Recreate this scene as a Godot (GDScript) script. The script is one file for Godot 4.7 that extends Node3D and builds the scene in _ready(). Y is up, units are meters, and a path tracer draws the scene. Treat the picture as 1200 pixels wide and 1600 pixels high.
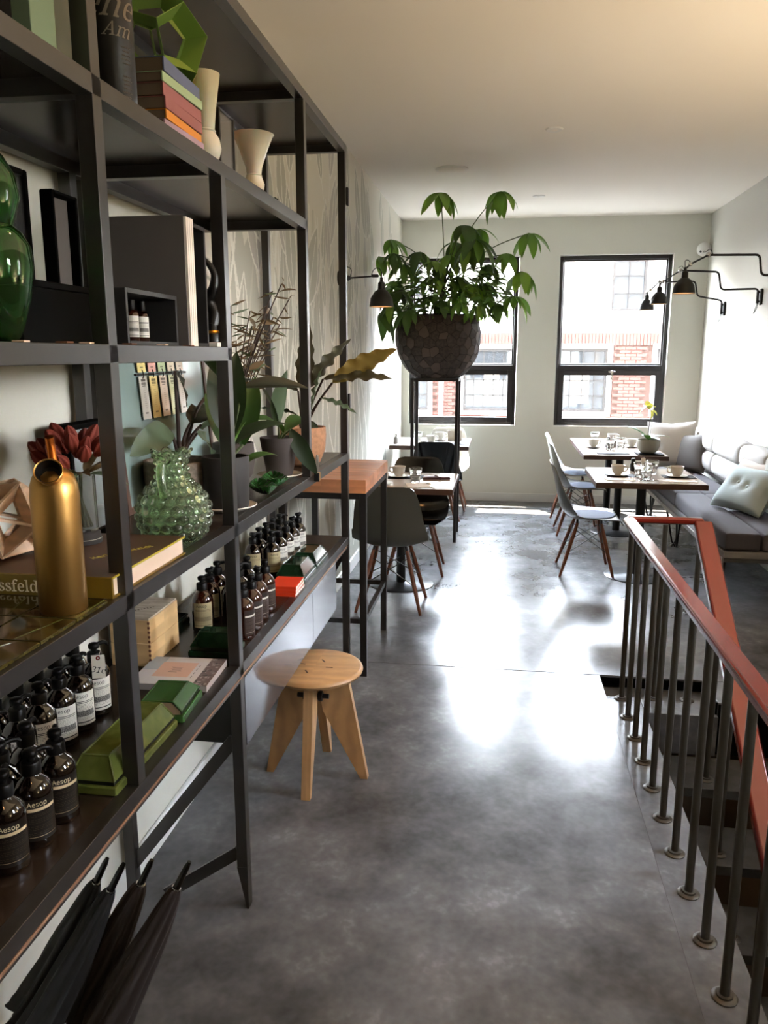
extends Node3D
# A long narrow cafe room: steel shelving with ceramics, bottles and plants, a bar table, dining tables, a bench and a stair well with a red rail.

var M = {}          # materials
var T = {}          # shared meshes
var used = {}       # names taken at top level
var rng = RandomNumberGenerator.new()

# ------------------------------------------------------------------ mesh collecting
class MB:
	var v = PackedVector3Array()
	var n = PackedVector3Array()
	var u = PackedVector2Array()
	func tri(a, b, c, na, nb, nc, ua = Vector2.ZERO, ub = Vector2.ZERO, uc = Vector2.ZERO):
		if (b - a).cross(c - a).dot(na + nb + nc) > 0.0:
			v.append_array([a, c, b]); n.append_array([na, nc, nb]); u.append_array([ua, uc, ub])
		else:
			v.append_array([a, b, c]); n.append_array([na, nb, nc]); u.append_array([ua, ub, uc])
	func quad(a, b, c, d, nn, ua = Vector2(0, 1), ub = Vector2(1, 1), uc = Vector2(1, 0), ud = Vector2(0, 0)):
		tri(a, b, c, nn, nn, nn, ua, ub, uc); tri(a, c, d, nn, nn, nn, ua, uc, ud)
	func flat(pts, away):          # a flat convex polygon whose normal points away from the point "away"
		var nn = (pts[1] - pts[0]).cross(pts[2] - pts[0]).normalized()
		if nn.dot(pts[0] - away) < 0.0: nn = -nn
		for i in range(1, pts.size() - 1): tri(pts[0], pts[i], pts[i + 1], nn, nn, nn)
	func mesh():
		var arr = []
		arr.resize(Mesh.ARRAY_MAX)
		arr[Mesh.ARRAY_VERTEX] = v; arr[Mesh.ARRAY_NORMAL] = n; arr[Mesh.ARRAY_TEX_UV] = u
		var m = ArrayMesh.new()
		m.add_surface_from_arrays(Mesh.PRIMITIVE_TRIANGLES, arr)
		return m

func V(x, y, z): return Vector3(x, y, z)
func XF(p, rx = 0.0, ry = 0.0, rz = 0.0): return Transform3D(Basis.from_euler(Vector3(rx, ry, rz)), p)

func add_box(mb, c, s, b = Basis(), r = 0.0):
	var h = s * 0.5
	r = min(r, min(h.x, min(h.y, h.z)) * 0.95)
	if r <= 0.0:
		for ax in 3:
			for sg in [-1.0, 1.0]:
				var nn = Vector3.ZERO; nn[ax] = sg
				var e1 = Vector3.ZERO; e1[(ax + 1) % 3] = h[(ax + 1) % 3]
				var e2 = Vector3.ZERO; e2[(ax + 2) % 3] = h[(ax + 2) % 3]
				var o = nn * h[ax]
				mb.quad(c + b * (o - e1 - e2), c + b * (o + e1 - e2), c + b * (o + e1 + e2), c + b * (o - e1 + e2), b * nn)
		return
	var P = func(sx, sy, sz, ax):
		var q = Vector3(sx * (h.x - r), sy * (h.y - r), sz * (h.z - r))
		q[ax] = [sx, sy, sz][ax] * h[ax]
		return c + b * q
	for ax in 3:
		for sg in [-1.0, 1.0]:
			var pts = []
			for k in [[-1, -1], [1, -1], [1, 1], [-1, 1]]:
				var s3 = [0, 0, 0]; s3[ax] = sg; s3[(ax + 1) % 3] = k[0]; s3[(ax + 2) % 3] = k[1]
				pts.append(P.call(s3[0], s3[1], s3[2], ax))
			var nn = Vector3.ZERO; nn[ax] = sg
			mb.quad(pts[0], pts[1], pts[2], pts[3], b * nn)
	for ax in 3:
		var a1 = (ax + 1) % 3; var a2 = (ax + 2) % 3
		for s1 in [-1, 1]:
			for s2 in [-1, 1]:
				var q = []
				for e in [-1, 1]:
					var s3 = [0, 0, 0]; s3[ax] = e; s3[a1] = s1; s3[a2] = s2
					q.append(P.call(s3[0], s3[1], s3[2], a1)); q.append(P.call(s3[0], s3[1], s3[2], a2))
				var n1 = Vector3.ZERO; n1[a1] = s1
				var n2 = Vector3.ZERO; n2[a2] = s2
				n1 = b * n1; n2 = b * n2
				mb.tri(q[0], q[2], q[3], n1, n1, n2); mb.tri(q[0], q[3], q[1], n1, n2, n2)
	for sx in [-1, 1]:
		for sy in [-1, 1]:
			for sz in [-1, 1]:
				mb.tri(P.call(sx, sy, sz, 0), P.call(sx, sy, sz, 1), P.call(sx, sy, sz, 2), b * Vector3(sx, 0, 0), b * Vector3(0, sy, 0), b * Vector3(0, 0, sz))

func box(s, r = 0.0):
	var mb = MB.new(); add_box(mb, Vector3.ZERO, s, Basis(), r); return mb.mesh()

func bar_between(mb, a, b, w, h, up = Vector3.UP, r = 0.0):     # a straight bar of section w (sideways) by h (along up)
	var d = (b - a).normalized()
	var side = d.cross(up).normalized()
	var uu = side.cross(d).normalized()
	add_box(mb, (a + b) * 0.5, Vector3(w, h, (b - a).length()), Basis(side, uu, -d), r)

func add_lathe(mb, prof, seg = 24, xf = Transform3D(), a0 = 0.0, a1 = TAU, sharp = 0.7):
	var k = prof.size()
	var sn = []
	for i in k - 1:
		var d = prof[i + 1] - prof[i]
		sn.append(Vector2(d.y, -d.x).normalized())
	for i in k - 1:
		var na = sn[i]; var nb = sn[i]
		if i > 0 and sn[i - 1].dot(sn[i]) > sharp: na = (sn[i - 1] + sn[i]).normalized()
		if i < k - 2 and sn[i + 1].dot(sn[i]) > sharp: nb = (sn[i + 1] + sn[i]).normalized()
		for j in seg:
			var q0 = a0 + (a1 - a0) * j / seg; var q1 = a0 + (a1 - a0) * (j + 1) / seg
			var f = func(p, q): return xf * Vector3(p.x * sin(q), p.y, p.x * cos(q))
			var g = func(p, q): return (xf.basis * Vector3(p.x * sin(q), p.y, p.x * cos(q))).normalized()
			var u0 = float(j) / seg; var u1 = float(j + 1) / seg; var v0 = 1.0 - float(i) / (k - 1); var v1 = 1.0 - float(i + 1) / (k - 1)
			var A = f.call(prof[i], q0); var B = f.call(prof[i], q1); var C = f.call(prof[i + 1], q1); var D = f.call(prof[i + 1], q0)
			var nA = g.call(na, q0); var nB = g.call(na, q1); var nC = g.call(nb, q1); var nD = g.call(nb, q0)
			if prof[i].x > 0.00001: mb.tri(A, B, C, nA, nB, nC, Vector2(u0, v0), Vector2(u1, v0), Vector2(u1, v1))
			if prof[i + 1].x > 0.00001: mb.tri(A, C, D, nA, nC, nD, Vector2(u0, v0), Vector2(u1, v1), Vector2(u0, v1))

func lathe(pts, seg = 24, a0 = 0.0, a1 = TAU):          # profile as flat list r, y, r, y ... from the bottom outward and up
	var prof = []
	for i in pts.size() / 2: prof.append(Vector2(pts[2 * i], pts[2 * i + 1]))
	var mb = MB.new(); add_lathe(mb, prof, seg, Transform3D(), a0, a1); return mb.mesh()

func add_tube(mb, pts, rad, seg = 8, caps = true, closed = false):
	var k = pts.size()
	var rr = func(i): return rad[i] if rad is Array else rad
	var tan = []
	for i in k:
		var d
		if closed: d = pts[(i + 1) % k] - pts[(i - 1 + k) % k]
		else: d = pts[min(i + 1, k - 1)] - pts[max(i - 1, 0)]
		tan.append(d.normalized())
	var ref = Vector3.UP if abs(tan[0].y) < 0.9 else Vector3.RIGHT
	var nrm = tan[0].cross(ref).normalized()
	var rings = []; var norms = []
	for i in k:
		nrm = (nrm - tan[i] * nrm.dot(tan[i])).normalized()
		var bi = tan[i].cross(nrm)
		var r1 = []; var n1 = []
		for j in seg:
			var a = TAU * j / seg
			var w = nrm * cos(a) + bi * sin(a)
			r1.append(pts[i] + w * rr.call(i)); n1.append(w)
		rings.append(r1); norms.append(n1)
	for i in (k if closed else k - 1):
		var i2 = (i + 1) % k
		for j in seg:
			var j2 = (j + 1) % seg
			mb.tri(rings[i][j], rings[i][j2], rings[i2][j2], norms[i][j], norms[i][j2], norms[i2][j2])
			mb.tri(rings[i][j], rings[i2][j2], rings[i2][j], norms[i][j], norms[i2][j2], norms[i2][j])
	if caps and not closed:
		for e in [0, k - 1]:
			var nn = -tan[0] if e == 0 else tan[e]
			for j in seg: mb.tri(pts[e], rings[e][j], rings[e][(j + 1) % seg], nn, nn, nn)

func tube(pts, rad, seg = 8, caps = true, closed = false):
	var mb = MB.new(); add_tube(mb, pts, rad, seg, caps, closed); return mb.mesh()

func smooth_path(pts, sub = 6):       # points through a Catmull-Rom curve
	var out = []
	for i in pts.size() - 1:
		var p0 = pts[max(i - 1, 0)]; var p3 = pts[min(i + 2, pts.size() - 1)]
		for s in sub: out.append(pts[i].cubic_interpolate(pts[i + 1], p0, p3, float(s) / sub))
	out.append(pts[pts.size() - 1])
	return out

func round_path(pts, r, sub = 4):     # a polyline with its corners rounded to radius r
	var out = [pts[0]]
	for i in range(1, pts.size() - 1):
		var a = pts[i] + (pts[i - 1] - pts[i]).normalized() * min(r, (pts[i - 1] - pts[i]).length() * 0.49)
		var b = pts[i] + (pts[i + 1] - pts[i]).normalized() * min(r, (pts[i + 1] - pts[i]).length() * 0.49)
		for s in sub + 1:
			var t = float(s) / sub
			out.append(a.lerp(pts[i], t).lerp(pts[i].lerp(b, t), t))
	out.append(pts[pts.size() - 1])
	return out

func add_grid(mb, f, nu, nv, wrap_u = false, flip = false, uvs = Vector2(1, 1)):   # a smooth sheet f(u, v), u and v in 0..1
	var p = []
	for i in nu + 1:
		var row = []
		for j in nv + 1: row.append(f.call(float(i) / nu, float(j) / nv))
		p.append(row)
	var nr = []
	for i in nu + 1:
		var row = []
		for j in nv + 1:
			var a = p[i + 1][j] if i < nu else (p[1][j] if wrap_u else p[i][j])
			var b = p[i - 1][j] if i > 0 else (p[nu - 1][j] if wrap_u else p[i][j])
			var c = p[i][min(j + 1, nv)] - p[i][max(j - 1, 0)]
			var nn = (a - b).cross(c)
			if nn.length() < 1e-12:
				var jj = 1 if j == 0 else nv - 1
				var a2 = p[min(i + 1, nu)][jj] - p[max(i - 1, 0)][jj]
				nn = a2.cross(c)
			nn = nn.normalized()
			row.append(-nn if flip else nn)
		nr.append(row)
	for i in nu:
		for j in nv:
			var A = p[i][j]; var B = p[i + 1][j]; var C = p[i + 1][j + 1]; var D = p[i][j + 1]
			var q = func(x, y): return Vector2(float(x) / nu * uvs.x, (1.0 - float(y) / nv) * uvs.y)
			if A != B and B != C: mb.tri(A, B, C, nr[i][j], nr[i + 1][j], nr[i + 1][j + 1], q.call(i, j), q.call(i + 1, j), q.call(i + 1, j + 1))
			if C != D and A != D: mb.tri(A, C, D, nr[i][j], nr[i + 1][j + 1], nr[i][j + 1], q.call(i, j), q.call(i + 1, j + 1), q.call(i, j + 1))

func add_shell(mb, f, nu, nv, th):    # a sheet f with thickness th, closed along its rim
	var e = 0.002
	var nf = func(u, v):
		var du = f.call(min(u + e, 1.0), v) - f.call(max(u - e, 0.0), v)
		var dv = f.call(u, min(v + e, 1.0)) - f.call(u, max(v - e, 0.0))
		return du.cross(dv).normalized()
	var g = func(u, v): return f.call(u, v) - nf.call(u, v) * th
	add_grid(mb, f, nu, nv); add_grid(mb, g, nu, nv, false, true)
	var rim = func(u0, v0, u1, v1):
		var a = f.call(u0, v0); var b = f.call(u1, v1); var c = g.call(u1, v1); var d = g.call(u0, v0)
		var nn = (b - a).cross(d - a).normalized()
		var mid = f.call(0.5, 0.5)
		if nn.dot(a - mid) < 0: nn = -nn
		mb.quad(a, b, c, d, nn)
	for i in nu:
		rim.call(float(i) / nu, 0.0, float(i + 1) / nu, 0.0); rim.call(float(i) / nu, 1.0, float(i + 1) / nu, 1.0)
	for j in nv:
		rim.call(0.0, float(j) / nv, 0.0, float(j + 1) / nv); rim.call(1.0, float(j) / nv, 1.0, float(j + 1) / nv)

func add_prism(mb, poly, d, xf = Transform3D()):     # a flat outline (x, y) given a depth d along z, centred
	var pv = PackedVector2Array(poly)
	var idx = Geometry2D.triangulate_polygon(pv)
	for s in [-1.0, 1.0]:
		var nn = xf.basis * Vector3(0, 0, s)
		for i in range(0, idx.size(), 3):
			var q = []
			for k in 3: q.append(xf * Vector3(pv[idx[i + k]].x, pv[idx[i + k]].y, s * d * 0.5))
			mb.tri(q[0], q[1], q[2], nn, nn, nn)
	var area = 0.0
	for i in pv.size(): area += pv[i].cross(pv[(i + 1) % pv.size()])
	for i in pv.size():
		var a = pv[i]; var b = pv[(i + 1) % pv.size()]
		var e = (b - a).normalized()
		var n2 = Vector2(e.y, -e.x) * sign(area)
		mb.quad(xf * Vector3(a.x, a.y, -d * 0.5), xf * Vector3(b.x, b.y, -d * 0.5), xf * Vector3(b.x, b.y, d * 0.5), xf * Vector3(a.x, a.y, d * 0.5), xf.basis * Vector3(n2.x, n2.y, 0))

func prism(poly, d):
	var mb = MB.new(); add_prism(mb, poly, d); return mb.mesh()

func add_ball(mb, c, r, nu = 14, nv = 9, b = Basis()):   # r a Vector3 of half axes
	add_grid(mb, func(u, v): return c + b * Vector3(r.x * sin(PI * v) * sin(TAU * u), -r.y * cos(PI * v), r.z * sin(PI * v) * cos(TAU * u)), nu, nv, true)

func pillow_fn(w, h, d):       # half of a plump pillow lying in x, y; sg picks the face
	return func(u, v, sg):
		var x = u * 2 - 1; var y = v * 2 - 1
		var e = pow(max(0.0, (1 - pow(abs(x), 2.6)) * (1 - pow(abs(y), 2.6))), 0.42)
		var pin = 1.0 - 0.06 * (1 - abs(x)) * abs(y) * abs(y) * 2.0
		var pin2 = 1.0 - 0.06 * (1 - abs(y)) * abs(x) * abs(x) * 2.0
		return Vector3(x * w * 0.5 * pin2, y * h * 0.5 * pin, sg * d * 0.5 * e)

func cushion(s, r, puff = 0.0, seg = 10):        # a block with rounded edges and slightly domed faces
	var mb = MB.new()
	var h = s * 0.5
	for ax in 3:
		for sg in [-1.0, 1.0]:
			var a1 = (ax + 1) % 3; var a2 = (ax + 2) % 3
			var f = func(u, v):
				var q = Vector3.ZERO
				var uu = u * 2 - 1; var vv = v * 2 - 1
				uu = sign(uu) * (1 - pow(1 - abs(uu), 1.5)); vv = sign(vv) * (1 - pow(1 - abs(vv), 1.5))
				q[ax] = sg * h[ax]; q[a1] = uu * h[a1]; q[a2] = vv * h[a2]
				var core = Vector3(clamp(q.x, -h.x + r, h.x - r), clamp(q.y, -h.y + r, h.y - r), clamp(q.z, -h.z + r, h.z - r))
				var d = q - core
				var out = core + d.normalized() * r
				out[ax] += sg * puff * (1 - uu * uu) * (1 - vv * vv)
				return out
			add_grid(mb, f, seg, seg, false, false)
			# turn normals outward
	for i in mb.n.size():
		if mb.n[i].dot(mb.v[i]) < 0: mb.n[i] = -mb.n[i]
	var out = MB.new()
	for i in range(0, mb.v.size(), 3): out.tri(mb.v[i], mb.v[i + 1], mb.v[i + 2], mb.n[i], mb.n[i + 1], mb.n[i + 2], mb.u[i], mb.u[i + 1], mb.u[i + 2])
	return out.mesh()

# a leaf lying along +z from the origin, face up
func leaf_mesh(l, w, droop, fold, wave = 0.0, tip = 1.0, base_w = 0.0, nv = 9, waves = 5.0):
	var mb = MB.new()
	var f = func(u, v):
		var x = u * 2 - 1
		var ww = w * 0.5 * max(base_w * (1 - v) if v < 0.2 else 0.0, pow(sin(PI * pow(v, 0.8 if tip < 1.5 else 0.62)), 0.85 * tip))
		if v > 0.995: ww = 0.0
		var a = droop * v
		var z = l * (sin(a) / droop if abs(droop) > 0.01 else v)
		var y = -l * ((1 - cos(a)) / droop if abs(droop) > 0.01 else 0.0)
		return Vector3(x * ww, y + abs(x) * ww * fold + wave * sin(v * TAU * waves) * x * x * sin(PI * v) * sign(x + 0.001) , z)
	add_grid(mb, f, 4, nv, false, true)
	return mb.mesh()

# ------------------------------------------------------------------ nodes
func numbered(called):
	if not used.has(called):
		used[called] = 0
		return called
	used[called] += 1
	return "%s_%03d" % [called, used[called]]

func obj(called, mesh, m, parent = null, xf = Transform3D(), label = ""):
	var o = MeshInstance3D.new()
	o.mesh = mesh
	o.material_override = M[m] if m is String else m
	o.transform = xf
	if parent == null:
		o.name = numbered(called); add_child(o)
	else:
		o.name = called; parent.add_child(o, true)
	if label != "": o.set_meta("label", label)
	return o

func thing(called, label, category, at = Vector3.ZERO, turn = 0.0, group = ""):
	var o = Node3D.new()
	o.name = numbered(called); add_child(o)
	o.position = at; o.rotation.y = turn
	o.set_meta("label", label); o.set_meta("category", category)
	if group != "": o.set_meta("group", group)
	return o

func tag(o, label, category, group = ""):
	o.set_meta("label", label); o.set_meta("category", category)
	if group != "": o.set_meta("group", group)
	return o

func copy(o, label, at, turn, group = ""):
	var base = String(o.name)
	if base.length() > 4 and base[base.length() - 4] == "_" and base.right(3).is_valid_int(): base = base.left(base.length() - 4)
	var c = o.duplicate()
	c.name = numbered(base); add_child(c)
	c.position = at; c.rotation = Vector3(0, turn, 0); c.set_meta("label", label)
	if group != "": c.set_meta("group", group)
	return c

func struct(called, mesh, m, xf = Transform3D()):
	var o = obj(called, mesh, m, null, xf)
	o.set_meta("kind", "structure")
	return o

func struct_root(called, at = Vector3.ZERO):
	var o = Node3D.new(); o.name = numbered(called); add_child(o); o.position = at; o.set_meta("kind", "structure"); return o

# ------------------------------------------------------------------ textures
func noise_img(size, freq, octaves, seed, kind = FastNoiseLite.TYPE_SIMPLEX_SMOOTH):
	var nz = FastNoiseLite.new()
	nz.noise_type = kind; nz.seed = seed; nz.frequency = freq
	nz.fractal_type = FastNoiseLite.FRACTAL_FBM; nz.fractal_octaves = octaves; nz.fractal_gain = 0.55
	return nz.get_seamless_image(size, size, false, false, 0.2, true)

func two_tone(img, c0, c1, lo = 0.25, hi = 0.75):
	var s = img.get_size()
	var out = Image.create(s.x, s.y, false, Image.FORMAT_RGB8)
	for y in s.y:
		for x in s.x: out.set_pixel(x, y, c0.lerp(c1, smoothstep(lo, hi, img.get_pixel(x, y).r)))
	return out

func tex(img): return ImageTexture.create_from_image(img)

func mat(called, c, rough, metal = 0.0, o = {}):
	var m = StandardMaterial3D.new()
	m.albedo_color = c; m.roughness = rough; m.metallic = metal
	for k in o: m.set(k, o[k])
	M[called] = m
	return m

func glass(called, c, rough = 0.02, solid = true):
	var m = mat(called, Color(c.r, c.g, c.b, 0.03 if solid else 0.08), rough)
	if solid:
		m.refraction_enabled = true; m.refraction_scale = 0.05
	m.transparency = BaseMaterial3D.TRANSPARENCY_ALPHA
	return m

func fill_poly(img, poly, c):           # a filled outline in pixels
	var lo = INF; var hi = -INF
	for p in poly: lo = min(lo, p.y); hi = max(hi, p.y)
	for y in range(max(0, int(lo)), min(img.get_height() - 1, int(hi)) + 1):
		var xs = []
		for i in poly.size():
			var a = poly[i]; var b = poly[(i + 1) % poly.size()]
			if (a.y <= y + 0.5) != (b.y <= y + 0.5): xs.append(a.x + (y + 0.5 - a.y) / (b.y - a.y) * (b.x - a.x))
		xs.sort()
		for k in range(0, xs.size() - 1, 2): img.fill_rect(Rect2i(int(xs[k]), y, max(1, int(xs[k + 1]) - int(xs[k])), 1), c)

func stroke(img, pts, w, c):            # a line of width w through pixel points
	for i in pts.size() - 1:
		var a = pts[i]; var b = pts[i + 1]
		var k = max(1, int(a.distance_to(b) / max(1.0, w * 0.4)))
		for s in k + 1:
			var p = a.lerp(b, float(s) / k)
			img.fill_rect(Rect2i(int(p.x - w * 0.5), int(p.y - w * 0.5), max(1, int(w)), max(1, int(w))), c)

func text_mesh(s, size, depth, serif = false, bend_r = 0.0, slant = 0.0):   # lettering facing +z; bent round a cylinder of radius bend_r
	var tm = TextMesh.new()
	var f = SystemFont.new()
	f.font_names = PackedStringArray(["Droid Serif" if serif else "Droid Sans"])
	tm.font = f; tm.text = s; tm.font_size = 64; tm.pixel_size = size / 64.0; tm.depth = depth; tm.curve_step = 4.0
	var arr = tm.get_mesh_arrays()
	var mb = MB.new()
	var vv = arr[Mesh.ARRAY_VERTEX]; var nn = arr[Mesh.ARRAY_NORMAL]; var ix = arr[Mesh.ARRAY_INDEX]
	var put = func(p, isn):
		if slant != 0.0 and not isn: p.x += p.y * slant
		return p
	var bent = func(p):
		if bend_r <= 0.0: return p
		var a = p.x / bend_r; var r = bend_r + p.z
		return Vector3(r * sin(a), p.y, r * cos(a))
	var cnt = ix.size() if ix != null and ix.size() > 0 else vv.size()
	for i in range(0, cnt, 3):
		var q = []; var m = []
		for k in 3:
			var id = ix[i + k] if ix != null and ix.size() > 0 else i + k
			var p = put.call(vv[id], false)
			q.append(bent.call(p))
			var n0 = nn[id]
			if bend_r > 0.0: n0 = Basis(Vector3.UP, p.x / bend_r) * n0
			m.append(n0)
		mb.tri(q[0], q[1], q[2], m[0], m[1], m[2])
	return mb.mesh()

const WL = -1.085      # inner face of the left wall
const WR = 2.03        # inner face of the right wall
const ZF = -8.68       # inner face of the window wall
const ZB = 3.4         # inner face of the wall behind the viewer
const CH = 2.975       # ceiling height

func _ready():
	rng.seed = 7
	# ---- camera, sky, sun, exposure
	var cam = Camera3D.new()
	cam.name = "camera"; cam.fov = 66.08; cam.near = 0.02; cam.far = 200.0
	cam.position = Vector3(0, 1.6, 0); cam.rotation_degrees = Vector3(-11.355, 8.389, 0)
	add_child(cam); cam.current = true
	var we = WorldEnvironment.new(); we.name = "world"
	var env = Environment.new()
	env.background_mode = Environment.BG_SKY
	var sky = Sky.new(); var sm = ProceduralSkyMaterial.new()
	sm.sky_top_color = Color(0.80, 0.85, 0.92); sm.sky_horizon_color = Color(0.96, 0.96, 0.95); sm.sky_curve = 0.25
	sm.ground_bottom_color = Color(0.42, 0.41, 0.40); sm.ground_horizon_color = Color(0.6, 0.6, 0.6)
	sm.sky_energy_multiplier = 7.5; sm.ground_energy_multiplier = 1.5; sm.sun_angle_max = 1.0
	sky.sky_material = sm; env.sky = sky
	env.tonemap_mode = Environment.TONE_MAPPER_LINEAR
	env.tonemap_exposure = 1.32
	env.sdfgi_enabled = true; env.ssao_enabled = true; env.ssil_enabled = true
	we.environment = env; add_child(we)
	var sun = DirectionalLight3D.new(); sun.name = "sun"
	sun.light_energy = 26.0; sun.light_color = Color(1.0, 0.96, 0.9); sun.light_angular_distance = 0.53; sun.shadow_enabled = true
	sun.basis = Basis.looking_at(Vector3(0.21, -1.0, 0.34)); add_child(sun)
	# ---- the rest
	materials()
	room()
	stair_well()
	street()
	shelving()
	bar_table()
	bench()
	dining()
	plant_stand()
	lamps()
	stool()
	shelf_top_things()
	shelf_eye_things()
	shelf_plants()
	shelf_lower_things()
	umbrellas()

# ------------------------------------------------------------------ materials
func materials():
	var nz = noise_img(512, 0.006, 5, 3)
	var nz2 = noise_img(512, 0.02, 5, 11)
	var nz3 = noise_img(256, 0.05, 4, 19)
	# polished concrete: cloudy patches with paler trowel marks
	var conc = Image.create(1024, 1024, false, Image.FORMAT_RGB8)
	var rough = Image.create(1024, 1024, false, Image.FORMAT_RGB8)
	var big = noise_img(1024, 0.0035, 6, 5); var mid = noise_img(1024, 0.012, 4, 8); var fine = noise_img(1024, 0.07, 3, 2)
	for y in 1024:
		for x in 1024:
			var a = big.get_pixel(x, y).r; var b = mid.get_pixel(x, y).r; var c = fine.get_pixel(x, y).r
			var vein = smoothstep(0.42, 0.85, c) * smoothstep(0.5, 0.72, b) * smoothstep(0.40, 0.75, a)
			var t = 0.375 + 0.20 * (a - 0.5) + 0.11 * (b - 0.5) + 0.05 * (c - 0.5) + 0.04 * vein
			conc.set_pixel(x, y, Color(t * 0.99, t * 0.995, t * 1.0))
			var r = min(0.263, 0.24 + 0.04 * (b - 0.5) + 0.05 * (c - 0.5) + 0.07 * (a - 0.5))
			rough.set_pixel(x, y, Color(r, r, r))
	mat("concrete", Color(1, 1, 1), 1.0, 0.0, {"albedo_texture": tex(conc), "roughness_texture": tex(rough), "uv1_triplanar": true, "uv1_world_triplanar": true, "uv1_scale": Vector3(0.36, 0.36, 0.36), "metallic_specular": 0.4})
	mat("concrete_rough", Color(0.68, 0.68, 0.67), 0.75, 0.0, {"albedo_texture": tex(two_tone(nz2, Color(0.30, 0.30, 0.29), Color(0.38, 0.38, 0.37))), "uv1_triplanar": true, "uv1_world_triplanar": true, "uv1_scale": Vector3(0.9, 0.9, 0.9)})
	mat("wall", Color(0.85, 0.85, 0.81), 0.75)
	mat("wall_right", Color(0.71, 0.705, 0.67), 0.6)
	mat("ceiling", Color(0.89, 0.875, 0.84), 0.8)
	mat("stair_plaster", Color(0.42, 0.36, 0.30), 0.8)
	mat("dark_panel", Color(0.20, 0.19, 0.18), 0.6)
	mat("white_paint", Color(0.86, 0.86, 0.84), 0.5)
	mat("mural_wall", Color(1, 1, 1), 0.6, 0.0, {"albedo_texture": tex(mural_image())})
	mat("frame_metal", Color(0.16, 0.15, 0.15), 0.35, 0.3)
	mat("pane", Color(1, 1, 1, 0.03), 0.0, 0.0, {"transparency": BaseMaterial3D.TRANSPARENCY_ALPHA})
	mat("steel", Color(0.125, 0.112, 0.105), 0.3, 0.0, {"metallic_specular": 0.95})
	mat("steel_sheet", Color(0.17, 0.13, 0.105), 0.25)
	mat("ply_edge", Color(0.55, 0.42, 0.33), 0.5)
	mat("black", Color(0.055, 0.055, 0.055), 0.35)
	mat("black_matt", Color(0.03, 0.03, 0.03), 0.6, 0.0, {"metallic_specular": 0.12})
	mat("black_gloss", Color(0.03, 0.03, 0.03), 0.12)
	mat("lacquer", Color(0.42, 0.42, 0.44), 0.10, 0.75)
	mat("red_paint", Color(0.47, 0.135, 0.10), 0.16, 0.0, {"clearcoat_enabled": true, "clearcoat": 0.6, "clearcoat_roughness": 0.08})
	mat("baluster", Color(0.30, 0.285, 0.255), 0.38, 0.5)
	mat("cut_metal", Color(0.6, 0.58, 0.55), 0.3, 0.9)
	mat("brass", Color(0.80, 0.60, 0.25), 0.3, 1.0)
	mat("gold", Color(0.78, 0.61, 0.35), 0.38, 1.0)
	mat("copper", Color(0.72, 0.40, 0.16), 0.4, 1.0)
	mat("chrome", Color(0.8, 0.8, 0.8), 0.12, 1.0)
	var grain = Image.create(512, 128, false, Image.FORMAT_RGB8)
	for y in 128:
		for x in 512:
			var t = 0.5 + 0.5 * sin(y * 0.42 + 5.0 * nz.get_pixel(x / 3, y * 4 % 512).r + 3.0 * nz2.get_pixel(x / 4, y).r)
			t = 0.84 + 0.16 * (0.6 * t + 0.4 * nz2.get_pixel(x / 2, (y * 3) % 512).r)
			grain.set_pixel(x, y, Color(t, t, t))
	var gt = tex(grain)
	var upright = grain.duplicate(); upright.rotate_90(CLOCKWISE)
	var gv = tex(upright)
	mat("beech_pale", Color(0.88, 0.62, 0.45), 0.32, 0.0, {"albedo_texture": gt, "uv1_triplanar": true, "uv1_scale": Vector3(1.6, 1.6, 1.6), "uv1_offset": Vector3(0.3, 0.2, 0.6)})
	mat("beech_red", Color(0.81, 0.52, 0.35), 0.32, 0.0, {"albedo_texture": gt, "uv1_triplanar": true, "uv1_scale": Vector3(1.6, 1.6, 1.6), "uv1_offset": Vector3(0.7, 0.5, 0.1)})
	mat("steel_dark", Color(0.13, 0.12, 0.115), 0.45, 0.2)
	mat("frame_grey", Color(0.25, 0.25, 0.25), 0.5)
	mat("wine_cloth", Color(0.22, 0.07, 0.08), 0.8)
	mat("mosaic_pale", Color(0.32, 0.27, 0.24), 0.8)
	mat("green_card", Color(0.50, 0.60, 0.50), 0.6)
	mat("grey_card", Color(0.36, 0.34, 0.33), 0.7)
	mat("black_satin", Color(0.05, 0.05, 0.05), 0.4)
	mat("black_edge", Color(0.15, 0.15, 0.155), 0.5)
	mat("copper_matt", Color(0.45, 0.28, 0.18), 0.7)
	mat("tile_leaf", Color(0.12, 0.27, 0.12), 0.2)
	mat("tile_green2", Color(0.20, 0.33, 0.17), 0.10)
	mat("tile_shadow", Color(0.05, 0.07, 0.04), 0.4)
	mat("cover_brown", Color(0.30, 0.20, 0.15), 0.35)
	mat("spine_olive", Color(0.45, 0.36, 0.09), 0.4)
	mat("spine_lime", Color(0.72, 0.66, 0.16), 0.4)
	mat("print_dim", Color(0.50, 0.47, 0.43), 0.6)
	mat("print_grey", Color(0.66, 0.70, 0.72), 0.5)
	mat("print_grey_ink", Color(0.42, 0.36, 0.30), 0.6)
	mat("pine_grey", Color(0.74, 0.68, 0.60), 0.55, 0.0, {"albedo_texture": gt, "uv1_triplanar": true, "uv1_scale": Vector3(4, 4, 4)})
	mat("page_grey", Color(0.62, 0.58, 0.56), 0.7)
	mat("orange_card", Color(0.86, 0.23, 0.10), 0.45)
	mat("label_dark2", Color(1, 1, 1), 0.45, 0.0, {"albedo_texture": tex(label_image(Color(0.16, 0.10, 0.07), Color(0.82, 0.80, 0.76)))})
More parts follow.
